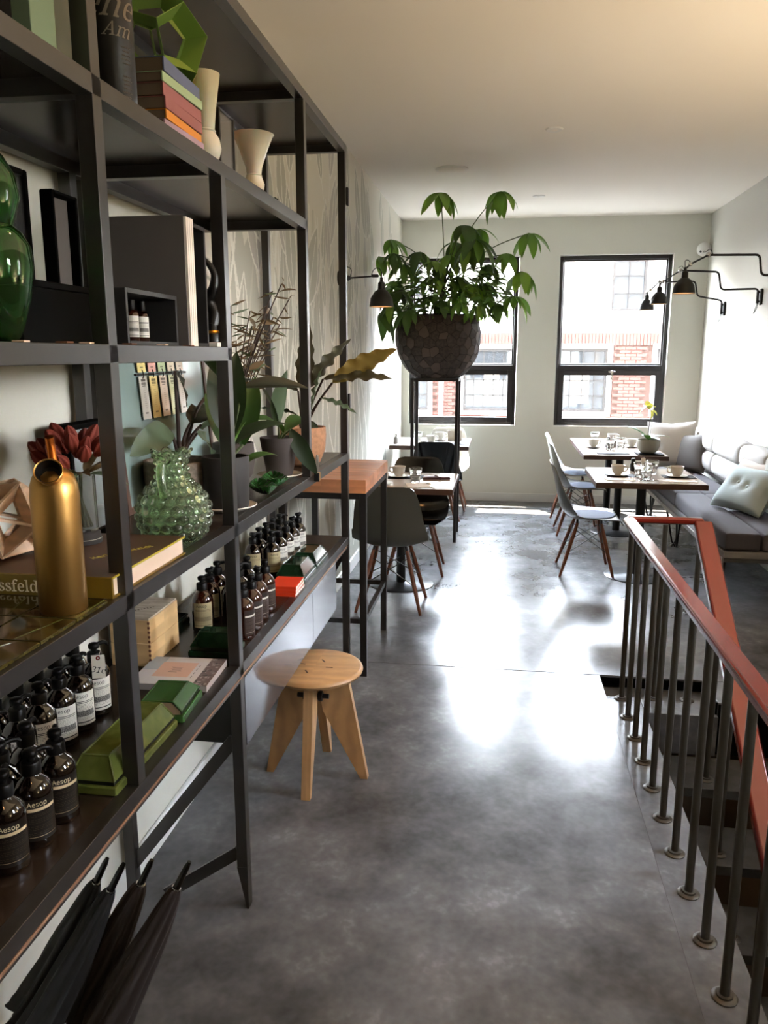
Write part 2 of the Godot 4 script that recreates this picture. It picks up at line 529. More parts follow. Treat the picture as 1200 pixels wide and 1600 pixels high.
	mat("oak", Color(0.80, 0.62, 0.42), 0.38, 0.0, {"albedo_texture": gt, "uv1_triplanar": true, "uv1_scale": Vector3(2.0, 2.0, 2.0)})
	mat("oak_leg", Color(0.80, 0.62, 0.42), 0.38, 0.0, {"albedo_texture": gv, "uv1_triplanar": true, "uv1_scale": Vector3(2.0, 2.0, 2.0)})
	mat("beech", Color(0.85, 0.575, 0.40), 0.32, 0.0, {"albedo_texture": gt, "uv1_triplanar": true, "uv1_scale": Vector3(1.6, 1.6, 1.6)})
	mat("walnut", Color(0.46, 0.26, 0.16), 0.42, 0.0, {"albedo_texture": gt, "uv1_triplanar": true, "uv1_scale": Vector3(3, 3, 3)})
	mat("table_edge", Color(0.30, 0.19, 0.14), 0.5, 0.0, {"albedo_texture": gt, "uv1_triplanar": true, "uv1_scale": Vector3(2, 2, 2)})
	mat("table_top", Color(0.74, 0.70, 0.67), 0.12)  # pale tone: part of the window reflection is put into the colour
	mat("pine", Color(0.86, 0.71, 0.50), 0.5, 0.0, {"albedo_texture": gt, "uv1_triplanar": true, "uv1_scale": Vector3(1.3, 1.3, 1.3)})
	mat("birch", Color(0.97, 0.83, 0.69), 0.55, 0.0, {"albedo_texture": gt, "uv1_triplanar": true, "uv1_scale": Vector3(6, 6, 6)})
	var weave = noise_img(256, 0.25, 2, 31)
	var wv = tex(two_tone(weave, Color(0.86, 0.86, 0.86), Color(1, 1, 1), 0.3, 0.7))
	for f in [["felt_dark", Color(0.29, 0.275, 0.29)], ["felt_light", Color(0.74, 0.73, 0.71)], ["felt_pale", Color(0.52, 0.51, 0.51)], ["felt_mint", Color(0.76, 0.83, 0.84)], ["felt_cream", Color(0.86, 0.82, 0.78)], ["felt_white", Color(0.90, 0.89, 0.87)], ["felt_grey", Color(0.45, 0.44, 0.43)], ["pad_felt", Color(0.34, 0.36, 0.41)]]:
		mat(f[0], f[1], 0.9, 0.0, {"albedo_texture": wv, "uv1_triplanar": true, "uv1_scale": Vector3(9, 9, 9), "rim_enabled": true, "rim": 0.06})
	mat("shell_grey", Color(0.28, 0.275, 0.24), 0.3)
	mat("shell_black", Color(0.045, 0.045, 0.045), 0.16)
	mat("shell_white", Color(0.8, 0.8, 0.78), 0.3)
	mat("china", Color(0.86, 0.85, 0.82), 0.12)
	glass("clear_glass", Color(0.97, 0.98, 0.98))
	glass("green_glass", Color(0.42, 0.74, 0.40), 0.03)
	glass("jug_glass", Color(0.87, 0.97, 0.85), 0.02)
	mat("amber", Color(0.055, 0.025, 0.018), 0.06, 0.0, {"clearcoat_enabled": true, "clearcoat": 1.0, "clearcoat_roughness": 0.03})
	mat("amber_lit", Color(0.17, 0.055, 0.025), 0.06, 0.0, {"clearcoat_enabled": true, "clearcoat": 1.0, "clearcoat_roughness": 0.03})  # brighter copy of amber, the light on the glass put into its colour
	mat("pump", Color(0.022, 0.022, 0.023), 0.4, 0.0, {"metallic_specular": 0.3})
	mat("label_cream", Color(1, 1, 1), 0.5, 0.0, {"albedo_texture": tex(label_image(Color(0.85, 0.84, 0.80), Color(0.1, 0.1, 0.1)))})
	mat("label_dark", Color(1, 1, 1), 0.35, 0.0, {"albedo_texture": tex(label_image(Color(0.075, 0.055, 0.045), Color(0.80, 0.72, 0.58)))})
	mat("label_kraft", Color(1, 1, 1), 0.5, 0.0, {"albedo_texture": tex(label_image(Color(0.66, 0.61, 0.46), Color(0.45, 0.40, 0.30)))})
	mat("print_black", Color(0.08, 0.08, 0.08), 0.5)
	mat("print_cream", Color(0.86, 0.80, 0.66), 0.5)
	mat("paper", Color(0.88, 0.85, 0.80), 0.7)
	mat("page_peach", Color(0.90, 0.80, 0.72), 0.7)
	mat("opal", Color(0.85, 0.84, 0.78), 0.07, 0.0, {"subsurf_scatter_enabled": true, "subsurf_scatter_strength": 0.25})
	mat("opal_green", Color(0.72, 0.76, 0.64), 0.08)
	mat("origami", Color(0.50, 0.64, 0.30), 0.6, 0.0, {"backlight_enabled": true, "backlight": Color(0.25, 0.4, 0.08)})
	mat("tile_green", Color(0.36, 0.39, 0.19), 0.10, 0.0, {"albedo_texture": tex(two_tone(nz3, Color(0.86, 0.88, 0.84), Color(1, 1, 1))), "uv1_triplanar": true, "uv1_scale": Vector3(1.5, 1.5, 1.5)})
	mat("tile_deep", Color(0.10, 0.19, 0.13), 0.08, 0.0, {"albedo_texture": tex(two_tone(nz3, Color(0.86, 0.88, 0.84), Color(1, 1, 1))), "uv1_triplanar": true, "uv1_scale": Vector3(1.5, 1.5, 1.5)})
	mat("tile_olive", Color(0.27, 0.24, 0.10), 0.07, 0.0, {"albedo_texture": tex(two_tone(nz3, Color(0.45, 0.4, 0.45), Color(1, 1, 1))), "uv1_triplanar": true, "uv1_scale": Vector3(2, 2, 2)})
	mat("tile_clay", Color(0.55, 0.46, 0.36), 0.85)
	mat("cane", Color(0.42, 0.36, 0.30), 0.8)  # brown for magazine page edges, their shade put into the colour
	mat("stone_pot", Color(0.56, 0.51, 0.45), 0.8, 0.0, {"albedo_texture": tex(two_tone(nz2, Color(0.8, 0.8, 0.8), Color(1, 1, 1))), "uv1_triplanar": true, "uv1_scale": Vector3(6, 6, 6)})
	mat("dark_pot", Color(0.135, 0.12, 0.115), 0.75)
	mat("grey_pot", Color(0.25, 0.22, 0.205), 0.8)
	mat("terracotta", Color(0.70, 0.50, 0.36), 0.8, 0.0, {"albedo_texture": tex(two_tone(nz2, Color(0.85, 0.85, 0.85), Color(1, 1, 1))), "uv1_triplanar": true, "uv1_scale": Vector3(4, 4, 4)})
	mat("clay_pot", Color(0.60, 0.58, 0.52), 0.7)
	mat("soil", Color(0.12, 0.09, 0.07), 0.95)
	mat("mosaic", Color(0.27, 0.225, 0.20), 0.8, 0.0, {"albedo_texture": tex(two_tone(nz2, Color(0.75, 0.75, 0.75), Color(1, 1, 1))), "uv1_triplanar": true, "uv1_scale": Vector3(3, 3, 3)})
	mat("mosaic_joint", Color(0.075, 0.06, 0.05), 0.95)
	for g in [["tree_mid", Color(0.33, 0.47, 0.18)], ["tree_light", Color(0.43, 0.56, 0.22)], ["tree_dark", Color(0.23, 0.34, 0.14)], ["leaf_mid", Color(0.17, 0.29, 0.09)], ["leaf_light", Color(0.29, 0.43, 0.13)], ["leaf_dark", Color(0.085, 0.15, 0.06)], ["leaf_black", Color(0.075, 0.11, 0.065)], ["leaf_bronze", Color(0.20, 0.185, 0.11)], ["leaf_gold", Color(0.46, 0.38, 0.17)], ["leaf_dry", Color(0.34, 0.27, 0.17)], ["leaf_grey", Color(0.25, 0.31, 0.22)]]:
		mat(g[0], g[1], 0.52, 0.0, {"backlight_enabled": true, "backlight": Color(g[1].r * 0.9, g[1].g * 0.9, g[1].b * 0.6), "cull_mode": BaseMaterial3D.CULL_DISABLED})
	mat("stem_green", Color(0.27, 0.32, 0.15), 0.6)
	mat("stem_brown", Color(0.20, 0.13, 0.09), 0.6)
	mat("bark", Color(0.36, 0.34, 0.27), 0.9)
	mat("protea", Color(0.50, 0.18, 0.115), 0.7)
	mat("petal", Color(0.80, 0.78, 0.35), 0.5, 0.0, {"backlight_enabled": true, "backlight": Color(0.5, 0.5, 0.2)})
	mat("cloth_black", Color(0.085, 0.085, 0.09), 0.6, 0.0, {"rim_enabled": true, "rim": 0.3})
	mat("cloth_brown", Color(0.15, 0.115, 0.105), 0.6, 0.0, {"rim_enabled": true, "rim": 0.3})
	mat("pale_blue", Color(0.52, 0.60, 0.59), 0.12)
	mat("frame_wood", Color(0.30, 0.20, 0.14), 0.5)
	mat("bulb", Color(1, 0.9, 0.75), 0.4, 0.0, {"emission_enabled": true, "emission": Color(1.0, 0.72, 0.42), "emission_energy_multiplier": 7.0})
	mat("lamp_inside", Color(0.85, 0.83, 0.78), 0.5)
	mat("lamp_black", Color(0.055, 0.05, 0.045), 0.5)
	mat("brick", Color(0.315, 0.165, 0.13), 0.85)
	mat("mortar", Color(0.27, 0.185, 0.155), 0.9)
	mat("render_white", Color(0.78, 0.77, 0.75), 0.8)
	mat("asphalt", Color(0.28, 0.28, 0.28), 0.9)
	mat("dark_pane", Color(0.20, 0.22, 0.24), 0.05)
	mat("stone_grey", Color(0.5, 0.48, 0.45), 0.8)

func label_image(ground, ink):       # a printed pharmacy label: rules and lines of small type
	var img = Image.create(128, 176, false, Image.FORMAT_RGB8)
	img.fill(ground)
	var dark = ground.get_luminance() < 0.3
	if dark: img.fill_rect(Rect2i(4, 38, 120, 13), ink)
	else:
		img.fill_rect(Rect2i(8, 47, 112, 3), ink); img.fill_rect(Rect2i(8, 55, 112, 3), ink)
	var y = 64
	var r = RandomNumberGenerator.new(); r.seed = 5
	while y < 150:
		var block = not dark and y > 92 and y < 126
		var x = 8
		if dark and (y / 7) % 4 == 3:
			y += 7
			continue
		while x < 116:
			var w = r.randi_range(4, 13)
			img.fill_rect(Rect2i(x, y, min(w, 119 - x), 4 if block else (1 if dark else 2)), ink if block else ground.lerp(ink, 0.5))
			x += w + (1 if block else 3)
		y += 5 if block else 7
	img.fill_rect(Rect2i(8, 158, 112, 5 if not dark else 2), ink)
	return img

func mural_image():                  # hand-painted leaves, stems and hills along the left wall; 172 pixels a metre, from the back of the room to the window wall
	var W = 2048; var H = 512; var k = 2048.0 / 12.08
	var img = Image.create(W, H, false, Image.FORMAT_RGB8)
	var base = Color(0.815, 0.80, 0.75)
	var grey = Color(0.675, 0.675, 0.625); var grey2 = Color(0.72, 0.715, 0.665); var pale = Color(0.865, 0.86, 0.82)
	img.fill(base)
	var px = func(z, y): return Vector2((ZB - z) * k, (CH - y) / CH * H)
	var r = RandomNumberGenerator.new(); r.seed = 21
	# hills behind the shelves
	var hill = [px.call(-0.3, 1.4)]
	for i in 28:
		var z = -0.3 - i * 0.115
		hill.append(px.call(z, 1.72 + 0.16 * sin(i * 0.5) + 0.05 * sin(i * 1.7)))
	hill.append(px.call(-3.5, 1.4))
	for i in 20: hill.append(px.call(-3.5 + i * 0.16, 1.62 + 0.05 * sin(i * 0.7)))
	fill_poly(img, hill, Color(0.74, 0.735, 0.69))
	for j in 3:
		var ln = []
		for i in 40: ln.append(px.call(-0.3 - i * 0.08, 1.84 - j * 0.05 + 0.12 * sin(i * 0.26 + j * 0.2)))
		stroke(img, ln, 2, Color(0.60, 0.60, 0.56))
	# undergrowth: a grey field cut by pale stems
	var field = []
	for i in 46:
		field.append(px.call(-3.15 - i * 0.096, 1.95 + 0.28 * sin(i * 0.9) + 0.16 * sin(i * 2.3) - 0.010 * i))
	field.append(px.call(-7.5, 0.10)); field.append(px.call(-3.15, 0.10))
	fill_poly(img, field, grey)
	for i in 60:
		var z = -3.1 - r.randf() * 4.4; var y = 0.1 + r.randf() * 0.3
		var pts = [px.call(z, y)]
		var lean = r.randf_range(-0.10, 0.10)
		while y < 2.2:
			y += r.randf_range(0.16, 0.34); z += lean + r.randf_range(-0.09, 0.09)
			if r.randf() < 0.25: lean = -lean
			pts.append(px.call(z, y))
		stroke(img, pts, 3 if i % 3 else 5, pale if i % 4 else grey2)
	# single large leaves above and among them
	for i in 64:
		var z = -3.2 - r.randf() * 4.6; var y = 1.5 + r.randf() * 1.25; var a = r.randf_range(-0.55, 0.55); var l = r.randf_range(0.28, 0.55); var w = l * r.randf_range(0.16, 0.26)
		var out = []; var rib = []
		for s in 2:
			for t in 11:
				var q = t / 10.0 if s == 0 else 1.0 - t / 10.0
				var off = w * sin(PI * pow(q, 0.8)) * (1 if s == 0 else -1)
				out.append(px.call(z + sin(a) * q * l + cos(a) * off, y + cos(a) * q * l - sin(a) * off))
		for t in 9: rib.append(px.call(z + sin(a) * (t / 8.0 * 1.1 - 0.25) * l, y + cos(a) * (t / 8.0 * 1.1 - 0.25) * l))
		var c = grey if i % 3 else Color(0.70, 0.69, 0.655)
		fill_poly(img, out, c); stroke(img, out, 2, pale); stroke(img, rib, 2, pale)
	return img

# ------------------------------------------------------------------ the room
func wall_with_openings(x0, x1, y0, y1, z0, z1, holes):     # a wall across x with rectangular openings [xa, xb, ya, yb], left to right
	var mb = MB.new()
	var add = func(xa, xb, ya, yb):
		if xb - xa > 0.001 and yb - ya > 0.001: add_box(mb, V((xa + xb) / 2, (ya + yb) / 2, (z0 + z1) / 2), V(xb - xa, yb - ya, abs(z1 - z0)))
	var x = x0
	for h in holes:
		add.call(x, h[0], y0, y1); add.call(h[0], h[1], y0, h[2]); add.call(h[0], h[1], h[3], y1)
		x = h[1]
	add.call(x, x1, y0, y1)
	return mb.mesh()

func ring_frame(w, h, t, d):          # a rectangular frame of profile t by d about the origin, in x and y
	var mb = MB.new()
	for s in [-1, 1]:
		add_box(mb, V(s * (w - t) / 2, 0, 0), V(t, h, d), Basis(), 0.003)
		add_box(mb, V(0, s * (h - t) / 2, 0), V(w - 2 * t, t, d), Basis(), 0.003)
	return mb.mesh()

func window_unit(called, x0, x1, y0, y1, z, split):      # dark aluminium window: fixed light above, tilting sash below
	var o = struct_root(called, V((x0 + x1) / 2, 0, z))
	var w = x1 - x0; var mid = (y0 + y1) / 2
	obj("window_frame", ring_frame(w, y1 - y0, 0.036, 0.08), "frame_metal", o, XF(V(0, mid, 0)))
	obj("transom", box(V(w - 0.07, 0.055, 0.08), 0.003), "frame_metal", o, XF(V(0, split, 0)))
	obj("bead", ring_frame(w - 0.071, y1 - split - 0.0625, 0.016, 0.05), "frame_metal", o, XF(V(0, (split + 0.0275 + y1 - 0.035) / 2, -0.005)))
	obj("sash", ring_frame(w - 0.071, split - y0 - 0.0625, 0.052, 0.07), "frame_metal", o, XF(V(0, (y0 + 0.035 + split - 0.0275) / 2, 0.012)))
	obj("pane", box(V(w - 0.13, y1 - split - 0.10, 0.006)), "pane", o, XF(V(0, (split + 0.0275 + y1 - 0.045) / 2, -0.02)))
	obj("pane", box(V(w - 0.21, split - y0 - 0.19, 0.006)), "pane", o, XF(V(0, (y0 + 0.045 + split - 0.0275) / 2, -0.005)))
	var hb = MB.new()
	add_box(hb, V(0, 0, 0), V(0.075, 0.016, 0.02), Basis(), 0.004); add_box(hb, V(0.0, -0.045, 0.016), V(0.016, 0.095, 0.014), Basis(), 0.004); add_box(hb, V(0, 0, 0.01), V(0.03, 0.03, 0.03), Basis(), 0.006)
	obj("handle", hb.mesh(), "chrome", o, XF(V(0.02, split - 0.04, 0.055)))
	return o

func room():
	# concrete floor: slabs with a saw cut between them, cut away round the stair well
	var mb = MB.new()
	var slab = func(xa, xb, za, zb): add_box(mb, V((xa + xb) / 2, -0.125, (za + zb) / 2), V(xb - xa, 0.25, abs(zb - za)), Basis(), 0.002)
	slab.call(WL - 0.3, 0.537, ZB + 0.3, -3.8775)
	slab.call(WL - 0.3, WR + 0.3, -3.8825, ZF - 0.3)
	slab.call(1.045, WR + 0.3, -3.62, -3.8775)
	slab.call(1.80, WR + 0.3, ZB + 0.3, -3.62)
	slab.call(0.537, 1.80, ZB + 0.3, 0.6)
	struct("floor", mb.mesh(), "concrete")
	struct("floor_joint_bed", box(V(2.4, 0.02, 0.02)), "black_matt", XF(V(0.1, -0.03, -3.88)))
	# ceiling and walls, all with thickness
	struct("ceiling", box(V(WR - WL + 0.6, 0.25, ZB - ZF + 0.6)), "ceiling", XF(V((WL + WR) / 2, CH + 0.125, (ZB + ZF) / 2)))
	var wl = MB.new()
	var y1 = CH
	add_box(wl, V(WL - 0.15, CH / 2 - 0.1, (ZB + ZF) / 2), V(0.298, CH + 0.2, ZB - ZF + 0.6))
	wl.quad(V(WL, 0, ZB), V(WL, 0, ZF), V(WL, y1, ZF), V(WL, y1, ZB), V(1, 0, 0), Vector2(0, 1), Vector2(1, 1), Vector2(1, 0), Vector2(0, 0))
	struct("wall_left", wl.mesh(), "mural_wall")
	# the right wall, with two small unseen windows added to let in side light
	var side_holes = [[0.6, 1.05, 1.35, 2.3], [2.2, 2.75, 1.35, 2.3]]        # measured along -z
	var wr = wall_with_openings(-ZB - 0.3, -ZF + 0.3, -3.2, CH, 0.0, 0.3, side_holes)
	struct("wall_right", wr, "wall_right", Transform3D(Basis(Vector3.UP, PI / 2), V(WR, 0, 0)))
	for h in side_holes:
		var w3 = window_unit("window_3", h[0] + 0.005, h[1] - 0.005, h[2] + 0.005, h[3] - 0.005, 0.0, 1.5)
		w3.transform = Transform3D(Basis(Vector3.UP, -PI / 2), V(WR + 0.10, 0, -(h[0] + h[1]) / 2))
	var far_holes = [[-1.005, 0.155, 0.83, 2.60], [0.565, 1.695, 0.83, 2.60]]
	struct("wall_back", wall_with_openings(WL, WR, 0.0, CH, ZF, ZF - 0.2, far_holes), "wall")
	window_unit("window_1", -1.0, 0.15, 0.835, 2.595, ZF - 0.09, 1.455)
	window_unit("window_2", 0.57, 1.69, 0.835, 2.595, ZF - 0.09, 1.455)
	for h in far_holes:
		struct("trim_1", box(V(h[1] - h[0] - 0.002, 0.012, 0.055), 0.002), "white_paint", XF(V((h[0] + h[1]) / 2, h[2] + 0.006, ZF - 0.027)))
	# the wall behind the viewer, unseen, coloured dark to cut light bounced back
	struct("wall_front", box(V(WR - WL, CH, 0.3)), "dark_panel", XF(V((WL + WR) / 2, CH / 2, ZB + 0.15)))
	# skirting boards
	struct("baseboard_back", box(V(WR - WL, 0.095, 0.016), 0.004), "white_paint", XF(V((WL + WR) / 2, 0.0475, ZF + 0.008)))
	struct("baseboard_left", box(V(0.016, 0.095, ZB - ZF), 0.004), "white_paint", XF(V(WL + 0.008, 0.0475, (ZB + ZF) / 2)))
	struct("baseboard_right", box(V(0.016, 0.095, -3.62 - ZF), 0.004), "white_paint", XF(V(WR - 0.008, 0.0475, (-3.62 + ZF) / 2)))
	# fittings on ceiling and wall
	var sp = thing("ceiling_speaker", "large flat white round grille in the ceiling above the hanging-leaf plant", "speaker", V(-0.42, CH, -6.37))
	obj("rim", lathe([0.0, -0.012, 0.115, -0.012, 0.125, -0.006, 0.125, 0.0], 40), "white_paint", sp)
	obj("grille", lathe([0.0, -0.0135, 0.10, -0.0135, 0.104, -0.0115], 40), "ceiling", sp)
	var sp2 = thing("ceiling_sensor", "small flush white disc in the ceiling nearest the viewer", "sensor", V(0.28, CH, -5.38))
	obj("cover", lathe([0.0, -0.008, 0.05, -0.008, 0.056, 0.0], 32), "white_paint", sp2); obj("lens", lathe([0.0, -0.012, 0.018, -0.010, 0.02, -0.007], 20), "ceiling", sp2)
	copy(sp2, "small flush white disc in the ceiling towards the windows", V(0.28, CH, -7.52), 0.0)
	var cam2 = thing("wall_speaker", "white round ball speaker high in the corner beside the window", "speaker", V(1.965, 2.62, -8.60), -0.4)
	obj("bracket", box(V(0.03, 0.03, 0.075), 0.005), "white_paint", cam2, XF(V(0, 0, -0.05)))
	var bb = MB.new(); add_ball(bb, V(0, 0, 0.02), V(0.068, 0.068, 0.06), 24, 16)
	obj("body", bb.mesh(), "white_paint", cam2)
	obj("port", lathe([0.0, 0.0, 0.011, 0.0, 0.011, 0.004, 0.0, 0.004], 14), "black", cam2, XF(V(-0.02, -0.024, 0.072), PI / 2))
	obj("port", lathe([0.006, 0.0, 0.010, 0.0, 0.010, 0.004, 0.006, 0.004], 14), "black", cam2, XF(V(0.012, -0.024, 0.072), PI / 2))
	# unseen ceiling spots over the aisle, added for warm light on the shelves
	var where = ["over the shelving", "over the stool", "over the viewer"]
	var sp_at = [V(-0.1, CH, -1.9), V(0.2, CH, -2.9), V(0.1, CH, 0.6)]
	for i in 3:
		var dl = thing("added_ceiling_spot", "added warm spot lamp in the ceiling %s, out of view" % where[i], "lamp", sp_at[i], 0.0, "added ceiling spots")
		obj("rim", lathe([0.034, -0.001, 0.034, -0.006, 0.05, -0.006, 0.052, 0.0], 28), "white_paint", dl)
		obj("bulb", lathe([0.0, -0.002, 0.033, -0.002, 0.033, 0.0], 24), "bulb", dl)
		var li = SpotLight3D.new(); li.name = "spot_light"; li.position = V(0, -0.02, 0); li.rotation_degrees = V(-90, 0, 0)
		li.spot_angle = 62.0; li.spot_angle_attenuation = 0.6; li.light_energy = [0.35, 0.35, 0.1][i]; li.light_color = Color(1.0, 0.74, 0.48); li.light_size = 0.03; li.spot_range = 14.0; li.spot_attenuation = 2.0; li.shadow_enabled = true
		dl.add_child(li, true)
	# unseen bowl lamps above the stairs, added to brighten and warm the ceiling
	for i in 3:
		var ul = thing("added_uplight", "added bowl lamp above the stairs to brighten the ceiling, %s, out of view" % ["nearest the bench", "between the small windows", "behind the viewer"][i], "lamp", [V(WR, 1.2, -3.4), V(WR, 1.2, -1.7), V(WR, 1.2, 0.4)][i], 0.0, "added ceiling washing lamps")
		obj("bowl", lathe([0.0, -0.09, 0.05, -0.08, 0.10, -0.03, 0.115, 0.02, 0.111, 0.02, 0.096, -0.026, 0.05, -0.07, 0.0, -0.08], 28), "white_paint", ul, XF(V(-0.13, 0, 0)))
		obj("bracket", box(V(0.05, 0.04, 0.04), 0.005), "white_paint", ul, XF(V(-0.022, -0.03, 0)))
		var ub = MB.new(); add_ball(ub, Vector3.ZERO, V(0.03, 0.03, 0.03), 14, 9); obj("bulb", ub.mesh(), "bulb", ul, XF(V(-0.13, -0.03, 0)))
		var li = SpotLight3D.new(); li.name = "uplight"; li.position = V(-0.13, 0.01, 0); li.rotation_degrees = V(90, 0, 0)
		li.spot_angle = 75.0; li.spot_angle_attenuation = 0.5; li.light_energy = [2.6, 2.2, 2.0][i]; li.light_color = Color(1.0, 0.89, 0.74); li.light_size = 0.05; li.spot_range = 12.0; li.spot_attenuation = 2.0; li.shadow_enabled = true
		ul.add_child(li, true)

# ------------------------------------------------------------------ stair well
func stair_well():
	var mb = MB.new()
	add_box(mb, V(0.627, -0.16, -1.64), V(0.18, 0.2, 4.48), Basis(), 0.003)          # sunken ledge on the aisle side
	add_box(mb, V(0.881, -0.16, -3.74), V(0.328, 0.2, 0.28), Basis(), 0.003)         # sunken ledge at the far end
	struct("floor_ledge", mb.mesh(), "concrete")
	var ws = MB.new()
	add_box(ws, V(0.60, -1.5, -1.64), V(0.12, 2.5, 4.48)); add_box(ws, V(1.17, -1.5, -3.82), V(1.26, 2.5, 0.12)); add_box(ws, V(1.86, -1.5, -1.5), V(0.12, 2.5, 4.3)); add_box(ws, V(1.17, -1.5, 0.66), V(1.26, 2.5, 0.12))
	struct("wall_stair", ws.mesh(), "stair_plaster")
	struct("floor_lower", box(V(2.4, 0.2, 5.4)), "concrete_rough", XF(V(1.2, -2.85, -1.5)))
	var fa = MB.new()
	add_box(fa, V(0.79, -0.03, -3.872), V(0.505, 0.05, 0.004)); add_box(fa, V(1.42, -0.13, -3.615), V(0.75, 0.25, 0.008)); add_box(fa, V(1.040, -0.03, -3.75), V(0.008, 0.06, 0.25))
	struct("trim_2", fa.mesh(), "black_matt")
	# stairs going down towards the viewer
	var st = struct_root("stairs")
	var stm = box(V(0.62, 0.045, 0.285), 0.004)
	for k in 13:
		obj("tread", stm, "concrete_rough", st, XF(V(1.03, -0.27 - 0.188 * k, -3.42 + 0.262 * k)))
	for x in [0.735, 1.325]:
		var sb = MB.new(); bar_between(sb, V(x, -0.28, -3.62), V(x, -2.72, -0.22), 0.025, 0.22)
		obj("stringer", sb.mesh(), "steel", st)
	# railing: red lacquered rail on round steel balusters, one end of it following the stairs down
	var t = thing("stair_railing", "red lacquered handrail on grey steel balusters round the stair well", "railing", V(0.626, -0.06, -3.74))
	var o = -t.position
	var yr = 0.83
	var rail = func(pts, w, h):
		var m = MB.new()
		for i in pts.size() - 1: bar_between(m, pts[i], pts[i + 1], w, h, Vector3.UP, 0.012)
		return m.mesh()
	obj("handrail", rail.call([V(0.612, yr, -3.755) + o, V(0.612, yr, 0.3) + o], 0.062, 0.036), "red_paint", t)
	obj("end_rail", rail.call([V(0.60, yr + 0.004, -3.77) + o, V(0.955, yr + 0.004, -3.77) + o], 0.04, 0.034), "red_paint", t)
	obj("descending_rail", rail.call([V(0.945, yr + 0.0, -3.76) + o, V(0.945, yr - 1.95, -1.05) + o], 0.085, 0.045), "red_paint", t)
	var foot = lathe([0.0, 0.0, 0.033, 0.0, 0.034, 0.004, 0.030, 0.007, 0.022, 0.008, 0.021, 0.013, 0.0135, 0.014], 24)
	for k in 19:
		var b = obj("baluster", lathe([0.0, 0.0, 0.0125, 0.0, 0.0125, 0.872, 0.0, 0.872], 14), "baluster", t, XF(V(0.626, -0.06, -3.74 + 0.2055 * k) + o))
		obj("foot_flange", foot, "baluster", b)
	for x in [0.782, 0.94]:
		var b2 = obj("baluster", lathe([0.0, 0.0, 0.0125, 0.0, 0.0125, 0.875, 0.0, 0.875], 14), "baluster", t, XF(V(x, -0.06, -3.765) + o))
		obj("foot_flange", foot, "baluster", b2)
	for k in 9:
		var z = -3.42 + 0.262 * k + 0.06; var y = -0.2475 - 0.188 * k
		var top = yr - 1.95 * (z + 3.765) / (2.715)
		var b3 = obj("baluster", lathe([0.0, 0.0, 0.0125, 0.0, 0.0125, top - y, 0.0, top - y], 14), "baluster", t, XF(V(0.945, y, z) + o))
		obj("foot_flange", foot, "baluster", b3)

